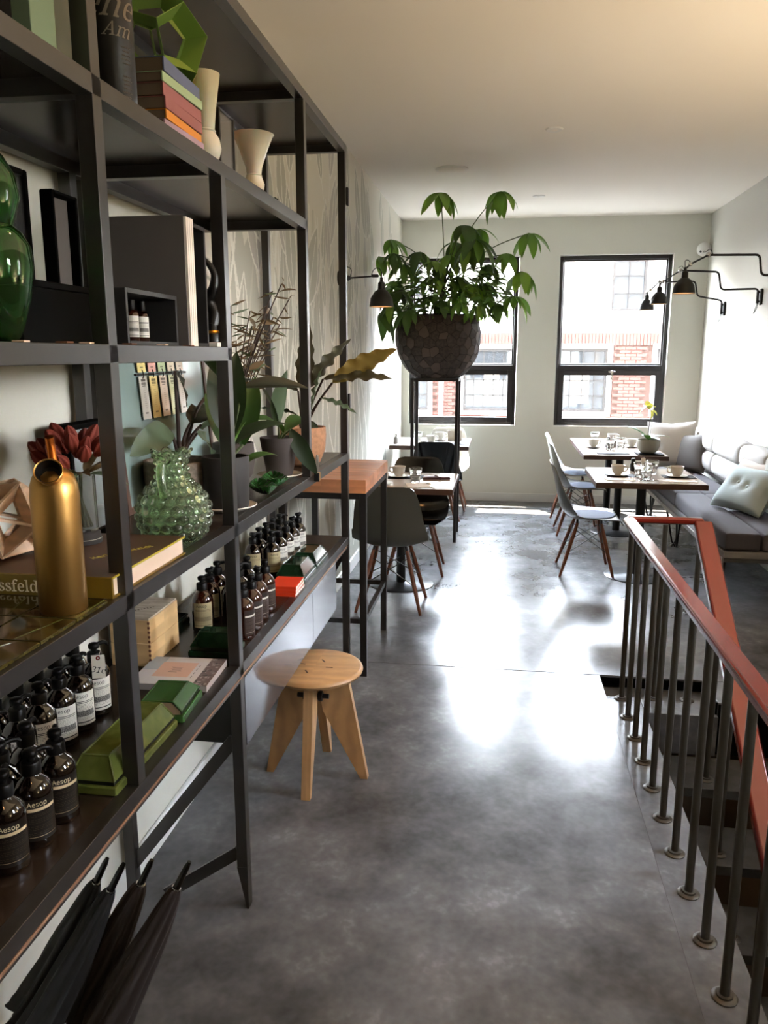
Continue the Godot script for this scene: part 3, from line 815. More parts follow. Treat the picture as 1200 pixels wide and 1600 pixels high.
# ------------------------------------------------------------------ across the street
func street():
	var gz = -17.0
	struct("ground", box(V(60, 0.3, 60)), "asphalt", XF(V(0, -4.35, -30)))
	struct("ground_garden", box(V(60, 0.3, 40)), "stone_grey", XF(V(0, -4.35, 25)))
	var b = thing("town_house", "brick town house with white upper storey across the street", "building", V(1.0, -4.2, gz))
	var o = -b.position
	var holes = [[-3.05, -1.55, 0.42, 1.70], [-0.80, 0.24, 0.42, 1.70], [0.92, 2.15, 0.42, 1.70], [3.12, 4.3, 0.42, 1.70]]
	obj("backing_wall", wall_with_openings(-9.0, 11.0, -4.2, 2.03, gz - 0.02, gz - 0.5, holes), "mortar", b, XF(o))
	# bricks in the stretch that the windows look out on
	var bm = MB.new(); var sm = MB.new()
	var inside = func(x, y, hw, hh):
		for h in holes:
			if x + hw > h[0] - 0.09 and x - hw < h[1] + 0.09 and y + hh > h[2] - 0.10 and y - hh < h[3] + (0.08 if hh > 0.05 else 0.30): return true
		return false
	var row = 0; var y = -0.6
	while y < 1.72:
		var x = -4.0 + (0.11 if row % 2 else 0.0)
		while x < 5.5:
			if not inside.call(x, y, 0.10, 0.03): add_box(bm, V(x, y, gz - 0.005 + 0.004 * ((row * 7 + int(x * 9)) % 3)) + o, V(0.21, 0.056, 0.04))
			x += 0.22
		y += 0.068; row += 1
	var x2 = -4.0
	while x2 < 5.5:
		add_box(sm, V(x2, 1.885, gz) + o, V(0.058, 0.22, 0.045)); x2 += 0.068
	obj("brickwork", bm.mesh(), "brick", b).set_meta("kind", "stuff")
	obj("soldier_course", sm.mesh(), "brick", b).set_meta("kind", "stuff")
	obj("white_storey", wall_with_openings(-9.0, 11.0, 2.03, 4.6, gz - 0.02, gz - 0.5, [[-2.4, -1.7, 2.46, 3.50], [2.16, 2.84, 2.46, 3.50], [6.0, 6.7, 2.46, 3.5]]), "render_white", b, XF(o))
	obj("cornice", box(V(20.0, 0.12, 0.16), 0.01), "render_white", b, XF(V(1.0, 4.62, gz + 0.0) + o))
	var rf = MB.new()
	rf.flat([V(-9, 4.66, gz) + o, V(11, 4.66, gz) + o, V(11, 5.5, gz - 3.5) + o, V(-9, 5.5, gz - 3.5) + o], V(1, 0, gz - 3) + o)
	rf.flat([V(-9, 4.66, gz - 7) + o, V(11, 4.66, gz - 7) + o, V(11, 5.5, gz - 3.5) + o, V(-9, 5.5, gz - 3.5) + o], V(1, 0, gz - 3) + o)
	obj("roof", rf.mesh(), "brick", b)
	obj("down_pipe", tube([V(-1.27, 2.0, gz + 0.06) + o, V(-1.27, -4.0, gz + 0.06) + o], 0.05, 10), "render_white", b)
	var frame = func(h, cols, rows, surround):
		var w = h[1] - h[0]; var hh = h[3] - h[2]
		var c = V((h[0] + h[1]) / 2, (h[2] + h[3]) / 2, gz) + o
		var win = obj("window", ring_frame(w, hh, 0.05, 0.06), "frame_metal", b, XF(c + V(0, 0, -0.08)))
		if surround: obj("surround", ring_frame(w + 0.18, hh + 0.20, 0.09, 0.10), "render_white", b, XF(c + V(0, 0, 0.0)))
		obj("pane", box(V(w - 0.08, hh - 0.08, 0.01)), "dark_pane", win, XF(V(0, 0, -0.03)))
		for i in range(1, cols): obj("glazing_bar", box(V(0.022, hh - 0.1, 0.03)), "frame_metal", win, XF(V(-w / 2 + w * i / cols, 0, 0)))
		for i in range(1, rows): obj("glazing_bar", box(V(w - 0.1, 0.022, 0.03)), "frame_metal", win, XF(V(0, -hh / 2 + hh * i / rows, 0)))
		if surround: obj("blind", box(V(w * 0.32, hh * 0.55, 0.01)), "paper", win, XF(V(w * 0.06, -hh * 0.1, -0.018)))
	for h in holes: frame.call(h, 5, 4, true)
	for h in [[-2.4, -1.7, 2.46, 3.50], [2.16, 2.84, 2.46, 3.50], [6.0, 6.7, 2.46, 3.5]]: frame.call(h, 2, 3, false)
	# rest of the house, unseen; storeys above added to block sky from the facade
	var hs = MB.new()
	add_box(hs, V(-4.5, 10.25, -2.65), V(14.0, 14.0, 12.5)); add_box(hs, V(0.47, -3.75, -2.65), V(4.0, 1.3, 12.7)); add_box(hs, V(-6.5, -0.6, -2.65), V(10.2, 7.6, 12.5)); add_box(hs, V(8.0, 6.5, -7.0), V(11.0, 21.4, 3.8))
	struct("wall_house_sky_block", hs.mesh(), "stone_grey")
	# garden trees beside the stairs, which the green glass mirrors
	for p in [V(8.5, -4.2, 0.5), V(9.5, -4.2, -2.9)]:
		var tr = thing("garden_tree", "leafy garden tree beside the stairs, %s, out of view" % ("the one level with the viewer" if p.z > 0 else "the one nearer the bench"), "tree", p, 0.0, "garden trees out of view")
		obj("trunk", tube([V(0, 0, 0), V(0.1, 2.0, 0), V(0.0, 4.0, 0.1)], [0.16, 0.13, 0.08], 10), "bark", tr)
		var cb = MB.new()
		add_grid(cb, func(u, v):
			var rr = 1.3 + 0.25 * sin(u * TAU * 5.0 + v * 9.0) * sin(PI * v) + 0.18 * sin(u * TAU * 9.0 - v * 14.0) * sin(PI * v)
			return V(rr * sin(PI * v) * sin(TAU * u), 4.6 - 1.35 * rr * cos(PI * v), rr * sin(PI * v) * cos(TAU * u)), 48, 30, true)
		obj("crown", cb.mesh(), "leaf_mid", tr)

# ------------------------------------------------------------------ steel shelving along the left wall
const SF = -0.69       # front face of the shelving
const SB = -1.07       # its back
const S_TOP = [2.48, 2.06, 1.617, 1.153, 0.757]    # upper faces of the five shelves

func shelving():
	var t = thing("shelving_unit", "tall black steel shelving with staggered posts along the mural wall", "shelf", V(-0.88, 0, -2.0))
	var o = -t.position
	var z0 = -0.40; var w = 0.032
	var post = func(x, z, ya, yb): obj("post", box(V(w, yb - ya, w), 0.0015), "steel", t, XF(V(x, (ya + yb) / 2, z - w / 2) + o))
	var fx = SF - w / 2; var bx = SB + w / 2
	var p1 = -1.34; var p2 = -1.96; var p3 = -2.81; var p4 = -3.53
	post.call(fx, z0, 0.0, 2.48)
	post.call(fx, p1, 0.757, 2.48 - w)
	post.call(fx, p3, 1.153, 2.48 - w)
	post.call(fx, p4, 0.0, 2.48)
	# the post that runs down to the floor ends in a slanting foot
	var fp = MB.new()
	add_box(fp, V(0, 1.081, 0), V(w, 1.894, w), Basis(), 0.0015)
	fp.flat([V(-w / 2, 0.134, w / 2), V(w / 2, 0.134, w / 2), V(w / 2, 0.0, w / 2), V(w / 2 - 0.006, 0.0, w / 2)], V(0, 0.08, 0))
	fp.flat([V(-w / 2, 0.134, -w / 2), V(w / 2, 0.134, -w / 2), V(w / 2, 0.0, -w / 2), V(w / 2 - 0.006, 0.0, -w / 2)], V(0, 0.08, 0))
	fp.flat([V(w / 2, 0.134, -w / 2), V(w / 2, 0.134, w / 2), V(w / 2, 0.0, w / 2), V(w / 2, 0.0, -w / 2)], V(-0.1, 0.08, 0))
	fp.flat([V(-w / 2, 0.134, -w / 2), V(-w / 2, 0.134, w / 2), V(w / 2 - 0.006, 0.0, w / 2), V(w / 2 - 0.006, 0.0, -w / 2)], V(0.1, 0.2, 0))
	obj("post", fp.mesh(), "steel", t, XF(V(fx, 0, p2 - w / 2) + o))
	for z in [z0, p4]: post.call(bx, z, 0.0, 2.48)
	post.call(bx, p2, 0.0, 2.03); post.call(bx, p2 + 0.085, 1.153, 2.03)
	var ends = [[z0, p4], [z0, p3], [z0, p2], [z0, p4], [z0, p4]]
	var cross = [[z0, p1, p2, p3, p4], [z0, p1, p2, p3], [z0, p1, p2], [z0, p1, p2, p3, p4], [z0, p1, p2, p4]]
	for i in 5:
		var y = S_TOP[i]; var za = ends[i][0]; var zb = ends[i][1] - w
		var zm = (za + zb) / 2; var l = za - zb
		var rail = box(V(w, 0.034, l), 0.0015)
		obj("rail", rail, "steel", t, XF(V(fx, y - 0.017, zm) + o))
		obj("rail", rail, "steel", t, XF(V(bx, y - 0.017, zm) + o))
		for z in cross[i]:
			obj("cross_rail", box(V(SF - SB - 2 * w, 0.032, w), 0.0015), "steel", t, XF(V((SF + SB) / 2, y - 0.0165, z - w / 2) + o))
		obj("shelf_board", box(V(SF - SB - 2 * w + 0.004, 0.004, l - 0.01)), "steel_sheet", t, XF(V((SF + SB) / 2, y - 0.0015, zm) + o))
	# a bare plywood edge under the front rail of the lowest shelf
	obj("edge_strip", box(V(0.006, 0.006, 3.1), 0.001), "ply_edge", t, XF(V(SF - 0.002, 0.7195, -1.96) + o))
	obj("edge_band", box(V(0.028, 0.010, 3.12), 0.001), "steel", t, XF(V(SF - 0.016, 0.712, -1.96) + o))
	# drawer cabinet hung under the lowest shelf
	obj("drawer_case", box(V(0.345, 0.20, 1.25)), "black", t, XF(V(-0.875, 0.607, -2.618) + o))
	obj("drawer", box(V(0.016, 0.207, 0.815), 0.001), "lacquer", t, XF(V(SF - 0.008, 0.606, -2.404) + o))
	obj("drawer", box(V(0.016, 0.207, 0.43), 0.001), "lacquer", t, XF(V(SF - 0.008, 0.606, -3.030) + o))
	# cross bracing in the leg frames
	var b1 = MB.new(); bar_between(b1, V(SB + 0.02, 0.10, p2 - 0.016), V(SF - 0.03, 0.53, p2 - 0.016), 0.010, 0.035, Vector3(0, 1, 0))
	var b2 = MB.new(); bar_between(b2, V(SB + 0.02, 0.10, p4 - 0.016), V(SF - 0.03, 0.68, p4 - 0.016), 0.010, 0.035, Vector3(0, 1, 0))
	obj("brace", b1.mesh(), "steel", t, XF(o)); obj("brace", b2.mesh(), "steel", t, XF(o))
	var b3 = MB.new(); bar_between(b3, V(SF - 0.03, 0.175, p2 - 0.016), V(SF - 0.26, 0.012, p2 - 0.016), 0.010, 0.035, Vector3(0, 1, 0))
	obj("foot_brace", b3.mesh(), "steel", t, XF(o))
	# rebates of a glazed door: hinges on the far post
	for y in [2.27, 1.385]:
		obj("hinge", box(V(0.010, 0.075, 0.022), 0.002), "black", t, XF(V(SF + 0.004, y, p4 - 0.035) + o))

func bar_table():
	var t = thing("bar_table", "high bar table with thick beech block top on black steel legs", "table", V(-0.855, 0, -4.05))
	var o = -t.position
	# block top glued up from staves
	var n = 6; var wz = 0.74 / n
	for i in n:
		obj("stave", box(V(0.44, 0.066, wz - 0.0006), 0.0015), ["beech", "beech_pale", "beech_red"][(i * 2) % 3], t, XF(V(-0.85, 0.974, -3.672 - wz * (i + 0.5)) + o))
	var leg = box(V(0.034, 0.94, 0.034), 0.0015)
	for x in [-0.648, -1.052]:
		for z in [-3.70, -4.385]: obj("leg", leg, "steel_dark", t, XF(V(x, 0.47, z) + o))
	for z in [-3.70, -4.385]:
		obj("apron", box(V(0.37, 0.03, 0.03), 0.0015), "steel_dark", t, XF(V(-0.85, 0.924, z) + o)); obj("stretcher", box(V(0.37, 0.025, 0.025), 0.0015), "steel_dark", t, XF(V(-0.85, 0.29, z) + o))
	for x in [-0.648, -1.052]:
		obj("apron", box(V(0.03, 0.03, 0.65), 0.0015), "steel_dark", t, XF(V(x, 0.924, -4.042) + o)); obj("stretcher", box(V(0.025, 0.025, 0.65), 0.0015), "steel_dark", t, XF(V(x, 0.29, -4.042) + o))

# ------------------------------------------------------------------ upholstered bench
func hairpin(w, h):         # a bent rod leg in x and y, hanging from y = h
	return tube(round_path([V(-w / 2, h, 0), V(-0.012, 0.008, 0), V(0.012, 0.008, 0), V(w / 2, h, 0)], 0.03), 0.0085, 8)

func bench():
	var t = thing("upholstered_bench", "long grey felt bench with pale back along the plain wall", "bench", V(1.7, 0, -6.6))
	var o = -t.position
	var za = -5.09; var zb = -8.12; var zm = (za + zb) / 2
	obj("frame", box(V(0.56, 0.022, za - zb), 0.003), "frame_grey", t, XF(V(1.70, 0.316, zm) + o))
	obj("frame_edge", box(V(0.012, 0.034, za - zb + 0.004), 0.002), "cut_metal", t, XF(V(1.417, 0.316, zm) + o))
	obj("base_pad", cushion(V(0.56, 0.05, za - zb), 0.012, 0.0, 6), "felt_pale", t, XF(V(1.70, 0.352, zm) + o))
	for seg in [[za, -6.60], [-6.60, zb]]:
		var l = seg[0] - seg[1] - 0.006
		for x in [[1.42, 1.645], [1.648, 1.90]]:
			obj("seat_cushion", cushion(V(x[1] - x[0], 0.125, l), 0.028, 0.006), "felt_dark", t, XF(V((x[0] + x[1]) / 2, 0.437, (seg[0] + seg[1]) / 2) + o))
	for row in [[0.545, 0.725], [0.728, 0.90]]:
		for seg in [[-5.0, -5.92], [-5.925, -6.55], [-6.555, -7.35], [-7.355, -8.12]]:
			obj("back_cushion", cushion(V(0.15, row[1] - row[0], seg[0] - seg[1] - 0.004), 0.05, 0.012), "felt_light", t, XF(V(1.945, (row[0] + row[1]) / 2, (seg[0] + seg[1]) / 2) + o))
	obj("back_rail", box(V(0.03, 0.03, 3.0), 0.004), "cut_metal", t, XF(V(1.93, 0.522, zm) + o))
	for z in [-5.4, -6.75, -7.95]:
		for x in [1.50, 1.90]:
			obj("leg", hairpin(0.15, 0.306), "black", t, XF(V(x, 0, z) + o, 0, PI / 2 if x < 1.6 else PI / 2, 0.0))
			obj("leg", hairpin(0.15, 0.306), "black", t, XF(V(x, 0, z - 0.12) + o, 0, 0.0, 0.0))
	# loose pillows
	var pil = func(called, label, w, h, d, m, at, rx, ry, rz, buttons):
		var p = thing(called, label, "pillow", at)
		p.rotation = Vector3(rx, ry, rz)
		var f = pillow_fn(w, h, d)
		var mb = MB.new()
		for sg in [1.0, -1.0]:
			add_grid(mb, func(u, v):
				var q = f.call(u, v, sg)
				for b in buttons: q.z -= sg * 0.028 * exp(-((q.x - b.x) * (q.x - b.x) + (q.y - b.y) * (q.y - b.y)) / 0.0016)
				return q, 22, 18, false, sg < 0)
		obj("cover", mb.mesh(), m, p)
		for b in buttons:
			var bb = MB.new(); add_ball(bb, V(0, 0, 0), V(0.012, 0.012, 0.006), 10, 6)
			obj("button", bb.mesh(), m, p, XF(V(b.x, b.y, d * 0.5 - 0.022)))
	pil.call("pillow", "pale mint pillow with two buttons leaning on the bench back", 0.50, 0.36, 0.17, "felt_mint", V(1.735, 0.66, -5.78), -0.62, -1.15, 0.0, [Vector2(-0.05, 0.02), Vector2(0.05, 0.0)])
	pil.call("pillow", "cream pillow tucked behind the pale mint one", 0.44, 0.34, 0.13, "felt_cream", V(1.835, 0.675, -6.0), -0.4, -1.2, 0.0, [])
	pil.call("pillow", "large white pillow standing upright at the window end of the bench", 0.46, 0.46, 0.16, "felt_white", V(1.64, 0.735, -7.93), -0.2, -0.35, 0.05, [Vector2(-0.12, -0.03)])
	pil.call("pillow", "grey crumpled pillow in front of the large white one", 0.34, 0.38, 0.13, "felt_grey", V(1.80, 0.68, -7.76), -0.2, -0.95, 0.1, [])

# ------------------------------------------------------------------ dining tables and chairs
func chair_shell():
	var f = func(u, v):
		var x = u * 2 - 1
		# the line of the seat and back: front lip, seat, bend, back
		var P = [V(0.0, 0.402, 0.235), V(0, 0.428, 0.205), V(0, 0.424, 0.10), V(0, 0.412, -0.02), V(0, 0.425, -0.12), V(0, 0.485, -0.185), V(0, 0.58, -0.215), V(0, 0.69, -0.24), V(0, 0.80, -0.268), V(0, 0.825, -0.278)]
		var W = [0.150, 0.205, 0.228, 0.236, 0.238, 0.232, 0.215, 0.200, 0.165, 0.105]
		var R = [0.0, 0.005, 0.018, 0.035, 0.055, 0.075, 0.05, 0.03, 0.012, 0.0]      # how far the sides wrap up and forward
		var s = v * (P.size() - 1); var i = min(int(s), P.size() - 2); var q = s - i
		var i0 = max(i - 1, 0); var i3 = min(i + 2, P.size() - 1)
		var p = P[i].cubic_interpolate(P[i + 1], P[i0], P[i3], q)
		var w = cubic_interpolate(W[i], W[i + 1], W[i0], W[i3], q); var r = cubic_interpolate(R[i], R[i + 1], R[i0], R[i3], q)
		var d = (P[i + 1] - P[i]).normalized()
		var up = Vector3(0, -d.z, d.y)          # toward the sitter
		if up.y < 0 and up.z < 0: up = -up
		return V(x * w, p.y, p.z) + up * r * pow(abs(x), 2.2)
	var mb = MB.new()
	add_shell(mb, f, 14, 26, 0.007)
	return mb.mesh()

func make_chair(called, label, shell, pad, at, turn, group):
	var t = thing(called, label, "chair", at, turn, group)
	if not T.has("shell"): T.shell = chair_shell()
	obj("seat_shell", T.shell, shell, t)
	if pad: obj("seat_pad", lathe([0.0, 0.0, 0.17, 0.0, 0.178, 0.006, 0.172, 0.013, 0.10, 0.016, 0.0, 0.016], 32), "pad_felt", t, XF(V(0, 0.424, 0.03), -0.02))
	var feet = []; var tops = []
	for s in [[-1, 1], [1, 1], [1, -1], [-1, -1]]:
		var foot = V(s[0] * 0.205, 0.0, s[1] * 0.19 - 0.005); var top = V(s[0] * 0.105, 0.385, s[1] * 0.085 + 0.01)
		feet.append(foot); tops.append(top)
		var d = top - foot
		obj("leg", tube([foot, foot + d * 0.35, foot + d * 0.8, top], [0.0095, 0.0135, 0.0145, 0.011], 10), "walnut", t)
		obj("mount", tube([top - d * 0.03, V(top.x * 0.95, 0.412, top.z)], 0.009, 8), "black", t)
	for k in 4:
		var a = k; var b = (k + 1) % 4
		obj("wire_brace", tube([feet[a].lerp(tops[a], 0.88), feet[b].lerp(tops[b], 0.45)], 0.0035, 6), "black", t)
		obj("wire_brace", tube([feet[b].lerp(tops[b], 0.88), feet[a].lerp(tops[a], 0.45)], 0.0035, 6), "black", t)
	return t

func make_table(label, x0, x1, z0, z1):
	var c = V((x0 + x1) / 2, 0, (z0 + z1) / 2)
	var t = thing("dining_table", label, "table", c)
	var w = x1 - x0; var d = abs(z1 - z0)
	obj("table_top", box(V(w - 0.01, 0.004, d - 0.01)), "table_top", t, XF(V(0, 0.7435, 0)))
	obj("edging", box(V(w, 0.036, d), 0.002), "table_edge", t, XF(V(0, 0.7235, 0)))
	obj("column", lathe([0.0, 0.008, 0.033, 0.008, 0.033, 0.700, 0.0, 0.700], 24), "black", t)
	obj("top_plate", box(V(0.36, 0.012, 0.36)), "black", t, XF(V(0, 0.70, 0)))
	obj("base_disc", lathe([0.0, 0.0, 0.225, 0.0, 0.23, 0.004, 0.225, 0.009, 0.05, 0.012, 0.045, 0.016, 0.0, 0.016], 48), "black", t)
	return t

func cup(at, turn, what):
	var s = thing("saucer", "white saucer " + what, "saucer", at, turn)
	obj("dish", lathe([0.0, 0.004, 0.035, 0.0, 0.045, 0.004, 0.075, 0.012, 0.0765, 0.0135, 0.074, 0.0145, 0.045, 0.0075, 0.0, 0.0065], 32), "china", s)
	obj("well_ring", lathe([0.025, 0.006, 0.0265, 0.0085, 0.028, 0.0072], 28), "china", s)
	var c = thing("coffee_cup", "white coffee cup " + what, "cup", at + V(0, 0.0072, 0), turn)
	obj("bowl", lathe([0.0, 0.003, 0.024, 0.0, 0.026, 0.006, 0.041, 0.030, 0.0475, 0.066, 0.048, 0.070, 0.0455, 0.069, 0.039, 0.031, 0.022, 0.010, 0.0, 0.009], 32), "china", c)
	obj("handle", tube(smooth_path([V(0.042, 0.057, 0), V(0.064, 0.060, 0), V(0.071, 0.043, 0), V(0.058, 0.027, 0), V(0.037, 0.024, 0)], 5), 0.005, 8), "china", c)

func tumbler(at, what):
	var g = thing("tumbler", "clear fluted glass tumbler " + what, "glass", at)
	var prof = [Vector2(0.0, 0.0), Vector2(0.025, 0.0), Vector2(0.028, 0.003), Vector2(0.031, 0.03), Vector2(0.036, 0.062), Vector2(0.040, 0.066), Vector2(0.042, 0.088), Vector2(0.0395, 0.089), Vector2(0.037, 0.066), Vector2(0.028, 0.03), Vector2(0.024, 0.010), Vector2(0.0, 0.009)]
	for i in prof.size(): prof[i] = prof[i] * Vector2(1.1, 1.18)
	var mb = MB.new(); add_lathe(mb, prof, 9, Transform3D(), 0.0, TAU, 0.6)
	obj("glass", mb.mesh(), "clear_glass", g)
	return g

func cutlery(at, turn, what):
	var k = thing("table_knife", "steel table knife " + what, "knife", at, turn)
	obj("blade", box(V(0.018, 0.002, 0.10), 0.0009), "chrome", k, XF(V(0, 0.002, -0.06))); obj("grip", box(V(0.014, 0.005, 0.09), 0.002), "chrome", k, XF(V(0, 0.0025, 0.035)))

func card(called, label, category, m, at, turn, s):
	var p = thing(called, label, category, at, turn)
	obj("sheet", box(s, 0.0008), m, p, XF(V(0, s.y / 2, 0)))
	return p

func shaker(at, label, m, capm):
	var s = thing("shaker", label, "shaker", at)
	obj("body", lathe([0.0, 0.0, 0.019, 0.0, 0.021, 0.004, 0.021, 0.05, 0.013, 0.066, 0.012, 0.072, 0.0, 0.072], 20), m, s)
	obj("cap", lathe([0.0135, 0.066, 0.0155, 0.068, 0.0155, 0.09, 0.012, 0.096, 0.0, 0.097], 18), capm, s)

func dining():
	var y = 0.7455
	make_table("square dining table by the mural wall nearest the bar table", -1.045, -0.29, -5.00, -5.70)
	make_table("square dining table in the corner under the first window by the mural wall", -1.045, -0.29, -7.42, -8.18)
	make_table("square dining table at the bench nearest the stair railing", 0.655, 1.385, -5.43, -6.17)
	make_table("middle dining table at the bench carrying the orchid pot", 0.72, 1.43, -6.94, -7.64)
	make_table("farthest dining table at the bench right under the window", 0.72, 1.43, -7.645, -8.36)
	var g = "moulded shell chairs on wooden dowel legs"
	make_chair("shell_chair", "olive grey shell chair with its back to the viewer, beside the bar table", "shell_grey", false, V(-0.665, 0, -4.86), PI, g)
	make_chair("shell_chair", "black shell chair facing the viewer behind the cups on the near table", "shell_black", false, V(-0.60, 0, -5.72), 0.05, g)
	make_chair("shell_chair", "black shell chair with its back to the viewer, behind the plant stand legs", "shell_black", false, V(-0.575, 0, -7.335), PI, g)
	make_chair("shell_chair", "white shell chair against the window wall, mostly hidden by its table", "shell_white", false, V(-0.55, 0, -8.22), 0.0, g)
	make_chair("shell_chair", "grey shell chair with blue felt pad nearest the stair railing", "shell_grey", true, V(0.655, 0, -5.89), PI / 2, g)
	make_chair("shell_chair", "grey shell chair with felt pad, second along the bench tables", "shell_grey", true, V(0.72, 0, -7.22), PI / 2, g)
	make_chair("shell_chair", "pale shell chair with felt pad, nearest the window along the bench", "shell_white", true, V(0.73, 0, -8.0), PI / 2 - 0.1, g)
	# near table by the mural wall
	cup(V(-0.775, y, -5.14), PI * 0.9, "nearest the olive grey chair"); cup(V(-0.70, y, -5.47), PI * 0.95, "at the black chair's side of the near table")
	tumbler(V(-0.555, y, -5.22), "on a napkin beside the near cups"); tumbler(V(-0.92, y, -5.24), "half hidden behind the bar table corner"); tumbler(V(-0.90, y, -5.42), "by the mural wall behind the near cup")
	card("napkin", "white folded napkin under the tumbler on the near table", "napkin", "paper", V(-0.52, y, -5.13), 0.2, V(0.17, 0.004, 0.16))
	cutlery(V(-0.44, y + 0.001, -5.10), 0.35, "beside the white napkin on the near table")
	card("place_mat", "dark place mat under the second cup on the near table", "mat", "black_matt", V(-0.68, y - 0.001, -5.47), 0.0, V(0.30, 0.003, 0.19))
	var cl = thing("rolled_napkin", "dark red folded napkin tied in the middle on the near table", "napkin", V(-0.43, y, -5.42), 0.15)
	obj("roll", cushion(V(0.19, 0.014, 0.07), 0.006, 0.002, 6), "wine_cloth", cl, XF(V(0, 0.007, 0))); obj("tie", box(V(0.018, 0.02, 0.10), 0.005), "wine_cloth", cl, XF(V(0.01, 0.010, 0), 0, 0.3))
	# far table by the mural wall
	cup(V(-0.66, y, -7.62), 0.3, "on the corner table behind the stand"); tumbler(V(-0.80, y, -7.75), "on the corner table behind the stand"); cup(V(-0.60, y, -7.95), 0.2, "at the far side of the corner table")
	shaker(V(-1.0, y, -7.56), "grey pepper mill on the corner table by the mural wall", "stone_grey", "chrome")
	card("menu_card", "white menu card standing on the corner table", "menu", "paper", V(-0.45, y, -7.92), 0.1, V(0.14, 0.10, 0.004))
	card("place_mat", "dark place mat on the corner table's open side", "mat", "black_matt", V(-0.40, y - 0.001, -7.62), 0.0, V(0.16, 0.003, 0.14))
	# table at the bench nearest the railing
	cup(V(0.84, y, -5.76), 0.2, "at the chair side of the table nearest the railing"); cup(V(1.245, y, -5.76), PI + 0.2, "at the bench side of the table nearest the railing")
	card("place_mat", "dark place mat under the chair side cup nearest the railing", "mat", "black_matt", V(0.86, y - 0.001, -5.77), 0.0, V(0.20, 0.003, 0.14)); card("place_mat", "dark place mat under the bench side cup nearest the railing", "mat", "black_matt", V(1.26, y - 0.001, -5.77), 0.0, V(0.22, 0.003, 0.15))
	tumbler(V(0.985, y, -5.72), "left of the pair on the railing table"); tumbler(V(1.095, y, -5.86), "right of the pair on the railing table"); tumbler(V(1.01, y, -5.60), "standing a little before the pair on the railing table")
	card("menu_card", "white menu card lying flat on the railing table", "menu", "paper", V(1.21, y, -5.56), 0.0, V(0.25, 0.004, 0.10)); card("napkin", "white paper napkin on the chair side of the railing table", "napkin", "paper", V(0.83, y, -5.58), 0.05, V(0.20, 0.003, 0.10))
	cutlery(V(1.06, y + 0.001, -5.56), PI / 2 + 0.2, "beside the flat menu on the railing table")
	shaker(V(0.985, y, -6.02), "dark pepper mill on the railing table", "black", "black"); shaker(V(1.06, y, -6.04), "clear salt shaker with a pale cap on the railing table", "stone_grey", "paper")
	# middle and far tables at the bench
	cup(V(0.86, y, -7.50), 0.3, "at the chair side of the middle bench table"); cup(V(1.22, y, -7.60), PI, "behind the orchid pot")
	tumbler(V(0.99, y, -7.34), "left of the shakers on the middle table"); tumbler(V(1.10, y, -7.46), "right of the shakers on the middle table")
	shaker(V(1.00, y, -7.56), "dark pepper mill on the middle bench table", "black", "black"); shaker(V(1.055, y, -7.58), "clear salt shaker on the middle bench table", "stone_grey", "paper")
	card("place_mat", "black menu lying at the near edge of the middle table", "menu", "black_matt", V(0.98, y - 0.001, -7.05), 0.0, V(0.27, 0.006, 0.08)); card("napkin", "white napkin on the chair side of the middle table", "napkin", "paper", V(0.86, y, -7.22), 0.1, V(0.18, 0.003, 0.12))
	card("place_mat", "dark tray under the orchid pot", "tray", "black_matt", V(1.285, y - 0.001, -7.06), 0.0, V(0.22, 0.010, 0.18))
	tumbler(V(0.92, y, -7.95), "on the farthest bench table"); cup(V(1.10, y, -8.05), 0.2, "on the farthest bench table")
	# orchid
	var op = thing("potted_orchid", "green-yellow orchid in a pale clay bowl on the bench table", "plant", V(1.275, y + 0.010, -7.08))
	obj("pot", lathe([0.0, 0.0, 0.055, 0.0, 0.078, 0.02, 0.096, 0.06, 0.098, 0.10, 0.096, 0.118, 0.091, 0.118, 0.092, 0.10, 0.088, 0.09, 0.0, 0.09], 36), "clay_pot", op)
	obj("soil", lathe([0.0, 0.096, 0.09, 0.092], 24), "soil", op)
	for l in [[0.22, 0.08, -1.75, 0.55, 0.3], [0.15, 0.06, 1.6, 0.25, 1.0], [0.13, 0.06, 2.5, 0.3, 0.9], [0.11, 0.055, -0.6, 0.5, 0.9], [0.12, 0.05, 0.5, 0.2, 1.1]]:
		obj("leaf", leaf_mesh(l[0] * 1.35, l[1] * 1.2, 1.0, 0.25), "leaf_mid" if l[0] > 0.14 else "leaf_mid", op, XF(V(0, 0.112, 0), -l[3] - 0.35, l[2]))
	obj("flower_stem", tube(smooth_path([V(0, 0.09, 0), V(-0.005, 0.22, 0), V(0.01, 0.34, 0), V(-0.012, 0.40, 0.01)], 5), 0.0045, 6), "stem_brown", op)
	obj("stake", tube([V(0.012, 0.09, 0), V(0.014, 0.36, 0)], 0.002, 6), "stem_green", op)
	for k in 7:
		var a = k * 2.4
		obj("petal", leaf_mesh(0.085, 0.058, 0.6, 0.3, 0, 1.0, 0.0, 5), "petal", op, XF(V(-0.012 + 0.012 * sin(a), 0.375 + 0.012 * (k % 3), 0.012 * cos(a)), -1.1 + 0.75 * (k % 4), a))

